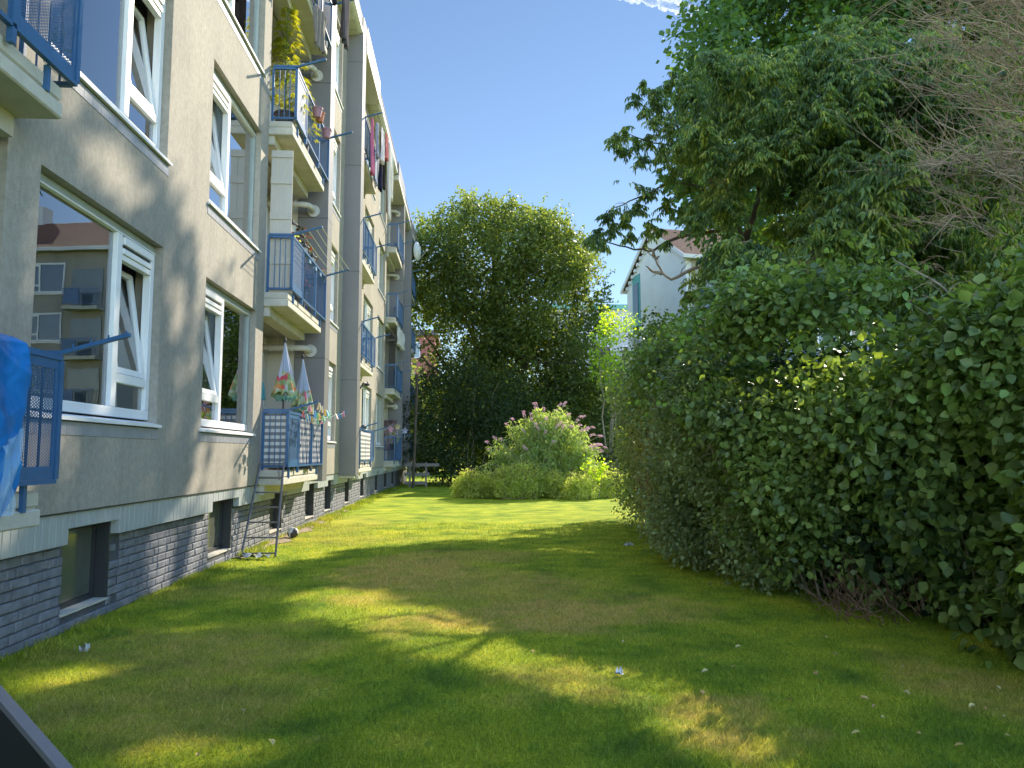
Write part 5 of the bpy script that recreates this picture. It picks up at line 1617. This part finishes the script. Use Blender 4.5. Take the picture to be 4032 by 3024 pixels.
# lanterns
def lantern(x, y, z, label):
    t = empty("lantern", (x, y, z), label, "lantern", "black lanterns on the first floor balcony")
    b = MB(); b.lathe((x, y, z), [(.012, 0), (.012, .22), (.03, .24), (.045, .26), (.045, .27)], 10); b.build("post", M['rubber'], t)
    b = MB(); b.lathe((x, y, z + .27), [(.045, 0), (.06, .12), (.06, .125)], 6); b.build("glass_body", simple("lantern_glass", (.45, .47, .45), .15), t)
    b = MB(); b.lathe((x, y, z + .395), [(.095, 0), (.07, .03), (.03, .055), (.012, .085), (.004, .1)], 12); b.build("cap", M['rubber'], t)
lantern(-2.98, 12.95, 4.98, "nearest black lantern above the first floor railing beside the board screen")
lantern(-2.98, 13.95, 4.86, "middle black lantern above the first floor railing behind the yellow lines")
lantern(-2.98, 14.65, 4.86, "farthest black lantern above the first floor railing behind the yellow lines")
for i, y in enumerate((13.75, 14.3, 14.75)):
    b = MB(); b.bbox(XR + .008, XR + .03, y, y + .10, 4.93, 5.0, .005); b.tube([(XR, y + .05, 4.99), (XR, y + .05, 5.06)], .005, 6)
    tag(b.build("hook_box", simple("light_blue_plastic", (.25, .38, .55), .4), None), ["nearest", "middle", "farthest"][i] + " small light blue clip box on the first floor railing", "clip box")
def plant(name, label, x, y, z, n, h, w, mats, L, W, cat="plant", group=None, hang=.2, pot=None, per=.5):
    t = empty(name, (x, y, z), label, cat, group)
    P, D, N, Ls = [], [], [], []
    b = MB()
    for _ in range(max(3, n // 40)):
        e = (x + random.uniform(-w, w) * .6, y + random.uniform(-w, w) * .6, z + h * random.uniform(.6, 1))
        b.tube(wander((x, y, z), e, 5, .1), .005, 4, cap=False)
    b.build("stems", M['twig2'], t)
    for _ in range(n):
        q = random.uniform(0.05, 1)
        r = w * math.sin(math.pi * min(1, q * .8 + .15)) * random.uniform(.3, 1)
        a = random.uniform(0, 6.28)
        P.append((x + r * math.cos(a), y + r * math.sin(a), z + h * q)); D.append((math.cos(a) + random.gauss(0, .3), math.sin(a) + random.gauss(0, .3), random.uniform(-.6, .5) - hang)); N.append((random.gauss(0, .4), random.gauss(0, .4), 1)); Ls.append(L * random.uniform(.6, 1.2))
    mi = (rng.uniform(0, 1, n) < per).astype(int) if len(mats) > 1 else None
    leaves("leaves", np.array(P), np.array(D), np.array(N), np.array(Ls), W, mats, t, (x, y, z), mi=mi, detailed=False)
    if pot:
        b = MB(); b.lathe((x, y, z - pot[1]), [(pot[0] * .7, 0), (pot[0], pot[1]), (pot[0] * 1.08, pot[1]), (pot[0] * 1.08, pot[1] + .02), (pot[0] * .9, pot[1] + .02)], 16); b.build("pot", pot[2], t)
    return t
redl = leaf_mat("red_flower", (.55, .03, .06), (.75, .08, .15), .3, .7)
darkred = leaf_mat("dark_red_leaf", (.10, .02, .02), (.25, .05, .04), .3, .6)
terra = simple("terracotta", (.42, .16, .09), .8); pinkpot = simple("pink_pot", (.34, .18, .22), .6); dkpot = simple("dark_pot", (.05, .05, .055), .6)
plant("flowering_plant", "small red geranium above the near corner of the first floor railing", -3.0, 12.85, 4.98, 90, .25, .16, [LM['spirea'], redl], .045, .8, per=.4, pot=(.09, .14, dkpot))
plant("dark_leaved_plant", "tall dark red leaved plant at the back of the first floor balcony", -3.25, 14.9, 4.6, 420, 1.35, .30, [LM['under'], darkred], .08, .6, per=.5, pot=(.13, .3, dkpot))
plant("small_plant", "wilted little plant at the far corner of the first floor railing", -2.93, 15.35, 5.0, 70, .22, .12, [LM['tan'], darkred], .04, .7, per=.4, pot=(.07, .1, dkpot))
# tall leafy plant: tiers of hand shaped leaves
def hemp(name, label, x, y, z, h, w, pot):
    t = empty(name, (x, y, z), label, "plant")
    b = MB(); b.tube(wander((x, y, z), (x, y, z + h * .98), 8, .02), list(np.linspace(.018, .004, 8)), 6)
    P, D, N, Ls = [], [], [], []
    for i in range(int(95 * h)):
        q = random.uniform(.02, 1) ; zz = z + h * q
        rr = w * (1.15 - q) ** .8 * random.uniform(.4, 1.0)
        a = random.uniform(0, 6.28)
        c = np.array([x + rr * math.cos(a), y + rr * math.sin(a), zz + .05])
        o = np.array([math.cos(a), math.sin(a), 0])
        b.tube([(x, y, zz - .08), tuple(c)], .003, 3, cap=False)
        s_ = np.cross(o, [0, 0, 1])
        for f in (-1.25, -.75, -.35, 0, .35, .75, 1.25):
            P.append(c); D.append(o * math.cos(f) + s_ * math.sin(f) + np.array([0, 0, -.45 + random.uniform(-.15, .15)])); N.append((o[0] * .4, o[1] * .4, 1)); Ls.append(.15 * (1 - .28 * abs(f)) * random.uniform(.8, 1.1))
    b.build("stem", simple("green_stem", (.12, .18, .04), .7), t)
    leaves("leaves", np.array(P), np.array(D), np.array(N), np.array(Ls), .17, LM['hemp'], t, (x, y, z), detailed=False)
    b = MB(); b.lathe((x, y, z - .3), [(.14, 0), (.18, .3), (.19, .3), (.19, .33), (.16, .33)], 18); b.build("pot", pot, t)
hemp("tall_leafy_plant", "very tall bright green plant with fingered leaves on the second floor balcony", -3.17, 13.0, 7.32, 1.95, .36, dkpot)
hemp("tall_leafy_plant", "shorter yellowing plant with fingered leaves farther along the second floor balcony", -3.12, 14.0, 7.32, 1.15, .33, dkpot)
for i, (y, mt, lab) in enumerate([(13.70, pinkpot, "pink flower pot hanging on the second floor railing, nearer of the pair"), (13.90, terra, "terracotta flower pot hanging beside the pink one on the second floor railing"), (14.62, pinkpot, "single pink pot hanging alone on the second floor railing")]):
    b = MB(); b.lathe((XR + .11, y, 7.62), [(.06, 0), (.092, .15), (.10, .15), (.10, .175), (.085, .175)], 16)
    for s_ in (-.06, .06): b.tube([(XR + .11, y + s_, 7.79), (XR + .03, y + s_, 7.95), (XR, y + s_, 7.94)], .004, 5)
    tag(b.build("flower_pot", mt, None, smooth=False), lab, "flower pot", "pots hanging on the second floor railing")
# washing
W1_ = [
    ("shirt", "grey brown shirt hanging on the near arm of the second floor balcony", (-2.62, 12.55, 9.14), (-2.50, 12.95, 9.14), .72, (.22, .20, .18), 'shirt'),
    ("jeans", "blue jeans hanging under the third floor balcony rail", (-2.62, 13.1, 10.95), (-2.62, 13.55, 10.95), 1.05, (.10, .15, .28), 'trousers'),
    ("trousers", "dark trousers beside the jeans under the third floor balcony", (-2.5, 13.4, 10.95), (-2.5, 13.85, 10.95), 1.1, (.03, .03, .045), 'trousers'),
    ("shirt", "dark grey cloth hanging farthest out under the third floor balcony", (-2.42, 14.1, 10.95), (-2.42, 14.75, 10.95), 1.5, (.10, .09, .10), None),
    ("towel", "pale blue towel on the third floor balcony washing line", (-2.7, 13.0, 10.98), (-2.7, 13.3, 10.98), .6, (.35, .42, .55), None),
]
for nm, lab, a, c, ln, col, sh in W1_:
    cloth(nm, lab, "laundry", a, c, ln, CM("cloth_" + nm, col), folds=3, amp=.03, shape=sh)
y0 = 20.77
for i, (dy, q, ln, w, col, sh, nm, lab) in enumerate([
    (.15, .35, 1.55, .35, (.55, .16, .28), None, "dress", "pink dress hanging nearest the tall fin on the top floor"),
    (.45, .55, .95, .40, (.32, .34, .45), 'shirt', "shirt", "grey blue shirt in the top floor washing"),
    (.80, .75, 1.0, .45, (.66, .63, .66), 'shirt', "shirt", "white shirt in the top floor washing"),
    (1.15, .60, 1.7, .40, (.025, .03, .07), 'trousers', "trousers", "navy trousers in the top floor washing"),
    (1.30, .90, .75, .35, (.60, .20, .20), None, "cloth", "pink and red cloth in the top floor washing"),
    (1.60, .70, 1.5, .35, (.05, .045, .04), 'trousers', "trousers", "black trousers in the top floor washing"),
    (1.75, .97, 2.4, .55, (.62, .60, .57), None, "bed_sheet", "long white sheet hanging lowest in the top floor washing"),
    (2.2, .85, 2.1, .35, (.55, .36, .22), None, "towel", "peach coloured towel in the top floor washing"),
    (2.4, .97, 1.6, .45, (.66, .66, .62), None, "towel", "white towel at the far end of the top floor washing")]):
    a = arm_pt(y0 + dy, 3, q); c = arm_pt(y0 + dy + w, 3, q)
    cloth(nm, lab, "laundry", a, c, ln, CM("cloth_c%d" % i, col), folds=3, amp=.035, shape=sh, group="washing on the top floor balcony")
for i, q in enumerate((.35, .6, .78, .97)):
    line("washing_line", ["innermost", "second", "third", "outermost"][i] + " line of the top floor washing", [arm_pt(y0, 3, q), arm_pt(23.76, 3, q)], white_line, .004, "washing lines on the top floor")
cloth("bed_sheet", "white sheet bunched under the second balcony of the farther bay", "laundry", (-2.86, 31.4, 6.75), (-2.80, 33.2, 6.70), .75, CM("white_sheet", (.66, .65, .62)), folds=6, amp=.08)
cloth("shade_net", "grey net curtain hung inside the farther first floor balcony", "curtain", (-2.98, 32.0, 6.6), (-2.98, 33.5, 6.6), 2.2, CM("grey_net", (.30, .30, .30), trans=.4), folds=8, amp=.03)
# far ground floor balcony: floral hanging, plants and windmills
def fpm():
    m, nt, b, out = new_mat("floral_cloth")
    tc = node(nt, "ShaderNodeTexCoord"); vo = node(nt, "ShaderNodeTexVoronoi"); vo.inputs['Scale'].default_value = 7
    nt.links.new(tc.outputs['Object'], vo.inputs['Vector']); s_ = node(nt, "ShaderNodeSeparateColor"); nt.links.new(vo.outputs['Color'], s_.inputs[0])
    r = ramp(nt, s_.outputs[0], [(0, (.10, .06, .06)), (.4, (.35, .22, .20)), (.7, (.12, .08, .10)), (.9, (.5, .42, .38))]); nt.links.new(r.outputs[0], b.inputs['Base Color']); b.inputs['Roughness'].default_value = .9
    return m
cloth("wall_hanging", "dark floral cloth hanging inside the far ground floor balcony", "curtain", (-3.9, 33.60, 3.0), (-3.05, 33.60, 3.0), 1.3, fpm(), folds=4, amp=.015)
plant("flowering_plant", "pink and white flowers on the far ground floor balcony", -3.0, 31.3, 1.9, 160, .55, .28, [LM['spirea'], LM['flower']], .08, .8, per=.45, pot=(.12, .2, dkpot))
def windmill(x, y, z, col, lab):
    t = empty("toy_windmill", (x, y, z - .35), lab, "toy windmill")
    b = MB(); b.tube([(x, y, z - .35), (x, y, z)], .006, 5); b.build("stick", white_line, t)
    b = MB()
    for k in range(5):
        a = k * 1.2566
        b.add([(x, y - .005, z), (x + .13 * math.cos(a), y - .03, z + .13 * math.sin(a)), (x + .10 * math.cos(a + .8), y - .002, z + .10 * math.sin(a + .8))], [(0, 1, 2)])
    b.build("sails", simple("windmill_foil", col, .4), t)
windmill(-2.80, 31.2, 2.62, (.62, .50, .22), "yellow toy windmill on the far ground floor balcony rail")
windmill(-3.05, 30.9, 2.5, (.75, .30, .42), "pink toy windmill on the far ground floor balcony rail")
windmill(-2.50, 31.0, 2.45, (.45, .45, .65), "lilac toy windmill at the tip of the far drying arm")
# shoe on the checked balcony
b = MB(); b.tube([(-2.86, 21.2, 2.25), (-2.84, 21.45, 2.27), (-2.84, 21.7, 2.24)], [.05, .06, .035], 10)
tag(b.build("shoe", M['rubber'], None, smooth=True), "dark shoe lying on top of the checked balcony railing", "shoe")
# broom in the ground floor loggia
t = empty("broom", (-3.75, 14.6, 1.26), "blue bristled broom leaning in the ground floor loggia behind the parasols", "broom")
b = MB(); b.tube([(-3.62, 14.7, 1.28), (-3.93, 15.0, 2.55)], .014, 8); b.build("handle", M['pipe'], t)
b = MB(); b.bar((-3.935, 15.0, 2.55), (-3.985, 15.05, 2.88), .10, .07); b.build("bristles", simple("teal_bristle", (.10, .38, .42), .9), t)

# blue tarpaulin over the nearest balcony
def tarp():
    from mathutils import noise as mn
    b = MB(); n, m = 110, 90; P = []
    def rg(u, v, s, ox):
        return 1 - 2 * abs(mn.noise(Vector((u * s + ox, v * s * .8, ox * .7))))
    for j in range(m + 1):
        v = j / m; row = []
        for i in range(n + 1):
            u = i / n
            y = 2.9 + 2.10 * u
            top = 2.235 + .20 * max(0, 1 - u * 1.15) ** 1.0
            bot = 1.03 + .05 * math.sin(u * 9) + (.22 * max(0, (u - .9) / .1))
            z = top + (bot - top) * v
            y += (.03 * math.sin(v * 7) + .06 * v * math.sin(v * 3) - .10 * max(0, v - .75)) * u
            f = .055 * rg(u * 2.2 + v * .8, v * 1.3 - u * .4, 1.6, 3.1) + .028 * rg(u * 2 - v * .6, v * 1.4 + u, 3.7, 7.7) + .010 * rg(u * 2, v * 1.5, 9, 1.3)
            x = XR + .035 + .6 * f + .03 * math.sin(v * math.pi)
            if v < .03: x = XR - .08 + (v / .03) * .11; z = top + .008
            row.append((x, y, z))
        P.append(row)
    b.grid(P)
    m_, nt, bb, out = new_mat("blue_tarpaulin")
    tc = node(nt, "ShaderNodeTexCoord"); nz = node(nt, "ShaderNodeTexNoise"); nz.inputs['Scale'].default_value = 3.2; nz.inputs['Detail'].default_value = 3; nz.inputs['Distortion'].default_value = .8
    nt.links.new(tc.outputs['Object'], nz.inputs['Vector'])
    r = ramp(nt, nz.outputs['Fac'], [(.3, (.012, .13, .40)), (.6, (.02, .22, .62)), (.8, (.05, .34, .72))]); nt.links.new(r.outputs[0], bb.inputs['Base Color'])
    bb.inputs['Roughness'].default_value = .28
    bp = node(nt, "ShaderNodeBump"); bp.inputs['Strength'].default_value = .5; bp.inputs['Distance'].default_value = .05; nt.links.new(nz.outputs['Fac'], bp.inputs['Height']); nt.links.new(bp.outputs[0], bb.inputs['Normal'])
    tr = node(nt, "ShaderNodeBsdfTranslucent"); tr.inputs[0].default_value = (.03, .3, .8, 1); ms = node(nt, "ShaderNodeMixShader"); ms.inputs[0].default_value = .2
    nt.links.new(bb.outputs[0], ms.inputs[1]); nt.links.new(tr.outputs[0], ms.inputs[2]); nt.links.new(ms.outputs[0], out.inputs['Surface'])
    t = empty("tarpaulin", (XR, 4.0, 1.2), "crumpled blue plastic tarpaulin draped over the nearest balcony railing", "tarpaulin")
    b.build("sheet", m_, t, smooth=True)
    # clear plastic bag end
    b = MB(); P = []
    for j in range(25):
        v = j / 24; row = []
        for i in range(21):
            u = i / 20
            y = 4.80 + .20 * u * (1 - .35 * v); z = 1.55 - .42 * v + .12 * u * (1 - v)
            x = XR + .085 + .018 * math.sin(u * 14 + v * 6) + .012 * math.sin(v * 11 + u * 5)
            row.append((x, y, z))
        P.append(row)
    b.grid(P)
    cm, nt, bb, out = new_mat("clear_plastic"); bb.inputs['Base Color'].default_value = (.30, .50, .66, 1); bb.inputs['Roughness'].default_value = .2; bb.inputs['Alpha'].default_value = .38
    b.build("clear_end", cm, t, smooth=True)
tarp()

# step ladder up to the ground floor balcony
t = empty("ladder", (-3.05, 11.7, 0), "grey steel ladder leaning on the ground floor balcony beside the striped cloth", "ladder")
LB, LT = [(-3.32, 11.72, 0), (-2.82, 11.72, 0)], [(-3.235, 12.33, 1.38), (-2.875, 12.33, 1.38)]
steel = simple("grey_steel", (.16, .155, .165), .4, metal=.6, var=.15)
for i in range(2):
    b = MB(); b.tube([LB[i], LT[i]], .017, 10); b.build("stile", steel, t)
for k in range(7):
    q = .035 + k * .158
    a = [LB[0][j] + (LT[0][j] - LB[0][j]) * q for j in range(3)]; c = [LB[1][j] + (LT[1][j] - LB[1][j]) * q for j in range(3)]
    b = MB(); b.tube([a, c], .012, 8); b.build("rung", steel, t)
b = MB(); b.tube([(-2.98, 12.34, 1.33), (-2.93, 12.30, 1.16), (-2.93, 12.28, 1.10)], .008, 6); b.build("hook", steel, t)

# satellite dish
c = np.array([-2.62, 38.75, 11.85])
t = empty("satellite_dish", tuple(c - [0, 0, .5]), "white satellite dish on the top far balcony against the sky", "satellite dish")
b = MB(); n = 28; P = []
for q in np.linspace(0, 1, 7):
    row = []
    for k in range(n + 1):
        a = 2 * math.pi * k / n
        row.append((c[0] + .16 * q * math.cos(a) + .14 * (1 - q * q), c[1] + .32 * q * math.cos(a) * 1 - .1 * (1 - q * q), c[2] + .50 * q * math.sin(a)))
    P.append(row)
b.grid(P); b.build("reflector", simple("dish_white", (.62, .62, .60), .4), t, smooth=True, solid=.02)
b = MB(); b.tube([(XR, 39.0, 11.55), (c[0], c[1], c[2] - .2)], .03, 8); b.build("bracket", M['rubber'], t)
b = MB(); b.tube([(c[0] + .1, c[1], c[2] - .45), (c[0] + .5, c[1] - .3, c[2] - .05)], .015, 6); b.bbox(c[0] + .46, c[0] + .58, c[1] - .36, c[1] - .26, c[2] - .08, c[2] + .04, .01); b.build("feed_arm", M['pipe'], t)

# weathered pole and plank fence at the far end
b = MB(); b.tube(wander((-2.42, 35.0, 0), (-2.30, 35.0, 5.15), 14, .015), .065, 8)
for z in (.9, 2.0, 2.9, 3.35, 4.1, 4.7): b.tube([(-2.36, 34.95, z), (-2.36 + random.uniform(-.12, .45), 34.95, z + random.uniform(-.03, .03))], .018, 6)
tag(b.build("wooden_pole", M['bark'], None), "tall thin weathered pole with short side pegs at the far end of the block", "pole")
t = empty("plank_fence", (-1.9, 36, 0), "low fence of three horizontal grey planks in the shade at the far end", "fence")
pl = simple("grey_plank", (.24, .21, .19), .85, var=.2, scale=6)
for z, x1 in ((.12, -1.9), (.52, -1.75), (.95, -1.3)):
    b = MB(); b.bbox(-2.9, x1, 36.0, 36.04, z, z + .15, .006); b.build("plank", pl, t)
for x in (-2.7, -1.95):
    b = MB(); b.bbox(x, x + .09, 36.045, 36.12, 0, 1.15, .006); b.build("post", pl, t)

# ball, litter, leaves, steel stair edge
p = (-3.12, 14.2)
m_, nt, bb, out = new_mat("football_panels")
tc = node(nt, "ShaderNodeTexCoord"); vo = node(nt, "ShaderNodeTexVoronoi"); vo.inputs['Scale'].default_value = 9
nt.links.new(tc.outputs['Object'], vo.inputs['Vector']); s_ = node(nt, "ShaderNodeSeparateColor"); nt.links.new(vo.outputs['Color'], s_.inputs[0])
r = ramp(nt, s_.outputs[0], [(0, (.04, .04, .045)), (.28, (.68, .66, .62))]); r.color_ramp.interpolation = 'CONSTANT'; nt.links.new(r.outputs[0], bb.inputs['Base Color'])
b = MB(); R_b = .10
b.lathe((p[0], p[1], .105), [(max(.002, R_b * math.sin(a)), -R_b * math.cos(a)) for a in np.linspace(0, math.pi, 14)], 22)
tag(b.build("football", m_, None, smooth=True), "white and black football lying against the brick plinth past the ladder", "ball")
def litter(name, label, x, y, w, h, mat, seed):
    random.seed(seed); b = MB(); P = []
    for i in range(9):
        P.append([(x + w * (i / 8 - .5) + random.uniform(-.01, .01), y + h * (j / 5 - .5) + random.uniform(-.01, .01), .03 + .035 * random.random() * (1 + math.sin(i * 2 + j))) for j in range(6)])
    b.grid(P); return tag(b.build(name, mat, None, smooth=True), label, "litter")
wp_ = simple("white_plastic", (.55, .57, .6), .4)
q = at(2465, 2145, 12); g0 = (2465 - 1840) / 3029 * 12.6
litter("plastic_scrap", "white plastic scrap lying by the foot of the hedge at its far end", 2.62, 12.55, .16, .08, wp_, 1)
litter("paper_scrap", "small white paper scrap on the grass near the first basement window", -2.86, 6.1, .06, .022, wp_, 2)
litter("crumpled_foil", "crumpled clear plastic lying under the foot of the ladder", -3.05, 11.45, .42, .16, simple("grey_plastic", (.30, .34, .36), .3), 3)
litter("paper_scrap", "thin torn grey scrap on the grass in the middle of the lawn", 1.03, 5.28, .045, .03, wp_, 4)
random.seed(5)
def ground(px, py):
    d = F_ + R_ * (px - 2016) / FPX - U_ * (py - 1512) / FPX
    t_ = -H / d[2]; return d * t_
lv = [simple("fallen_leaf_yellow", (.42, .36, .15), .7, var=.2, scale=40), simple("fallen_leaf_brown", (.36, .25, .09), .8, var=.2, scale=40)]
LP = [(2895, 2570, 0), (2100, 2590, 1), (2450, 2550, 0), (2240, 2580, 1), (2790, 2660, 0), (2880, 2650, 1), (3220, 2680, 1), (3560, 2650, 0), (3560, 2745, 0), (3385, 2770, 1), (3720, 2730, 1), (3840, 2800, 0), (3450, 2800, 1), (3490, 2855, 0), (3890, 2820, 1),
      (3940, 2740, 0), (3960, 2850, 0), (3800, 2960, 1), (3260, 2530, 0), (3300, 2600, 1), (2770, 2760, 1), (1060, 2940, 0), (780, 2995, 1), (3630, 2920, 1), (3985, 2930, 0), (3050, 2500, 0), (3480, 2700, 1), (3120, 2780, 1), (3350, 2920, 0), (960, 2830, 1)]
protos = {}
for (px, py, c_) in LP:
    g_ = ground(px, py)
    if c_ not in protos:
        b = MB()
        b.add([(0, 0, 0), (.014, .015, .012), (.011, .035, .010), (0, .05, 0), (-.011, .035, .012), (-.014, .015, .008)], [(0, 1, 2, 3), (0, 3, 4, 5)])
        o = b.build("fallen_leaf", lv[c_], None, org=(0, 0, 0)); protos[c_] = o
        tag(o, ["pale yellow fallen leaf lying on the near lawn", "brown curled fallen leaf lying on the near lawn"][c_], "fallen leaf", ["yellow leaves fallen on the near lawn", "brown leaves fallen on the near lawn"][c_])
    else:
        o = protos[c_].copy(); COL.objects.link(o)
    o.location = (g_[0], g_[1], .038); o.rotation_euler = (random.uniform(-.4, .4), random.uniform(-.4, .4), random.uniform(0, 6.28)); s_ = random.uniform(.65, 1.15); o.scale = (s_, s_, s_)
# black steel stair at the lower left corner
t = empty("metal_stair", (-1.0, 1.6, 0), "black steel stair with raised edge at the lower left corner", "stair")
bk = simple("black_steel", (.012, .012, .014), .55, var=.2)
def P_(px, py, Y): return Vector(at(px, py, Y))
A, Bq = P_(-200, 2520, 1.75) - Vector((0, 0, .15)), P_(265, 3060, 1.45) - Vector((0, 0, .15))
b = MB(); b.bar(A, Bq, .012, .30); b.build("stringer", bk, t)
A2, B2 = A + Vector((0, 0, .155)), Bq + Vector((0, 0, .155))
b = MB(); b.bar(A2, B2, .022, .012)
b.build("edge_strip", simple("worn_steel_edge", (.10, .10, .11), .5), t)
b = MB()
dirv = (Bq - A); perp = Vector((-1, -.3, 0)).normalized()
for q in (.25, .55, .85):
    c_ = A + dirv * q + Vector((-.01, 0, -.06))
    c_ = c_ + Vector((-.03, -.02, 0))
    vs = [c_, c_ + perp * .9, c_ + perp * .9 + Vector((-.12, -.26, 0)), c_ + Vector((-.12, -.26, 0))]
    b.add([tuple(v) for v in vs] + [tuple(v - Vector((0, 0, .03))) for v in vs], [(0, 1, 2, 3), (7, 6, 5, 4), (0, 4, 5, 1), (1, 5, 6, 2), (2, 6, 7, 3), (3, 7, 4, 0)])
b.build("tread", bk, t)

# contrail high up
def contrail():
    m_, nt, bb, out = new_mat("vapour")
    nt.nodes.remove(bb)
    vs = node(nt, "ShaderNodeVolumeScatter"); vs.inputs['Color'].default_value = (1, 1, 1, 1); vs.inputs['Density'].default_value = .035; vs.inputs['Anisotropy'].default_value = .45
    nt.links.new(vs.outputs[0], out.inputs['Volume'])
    b = MB()
    for i in range(130):
        q = i / 129
        c_ = at(2360 + 560 * q, -40 + 150 * q ** 1.3, 900)
        for _ in range(4):
            r_ = random.uniform(3.2, 5.2) * (.75 + .4 * q)
            cc = c_ + rng.normal(0, 1, 3) * np.array([3, 3, 2.0])
            b.lathe(tuple(cc), [(max(.01, r_ * math.sin(a)), -r_ * math.cos(a)) for a in np.linspace(0, math.pi, 8)], 12)
    o = b.build("contrail", m_, None, smooth=True)
    o['kind'] = 'structure'; o['label'] = "white vapour trail crossing the sky at the top"; o['category'] = "contrail"
contrail()
print("SCENE DONE")
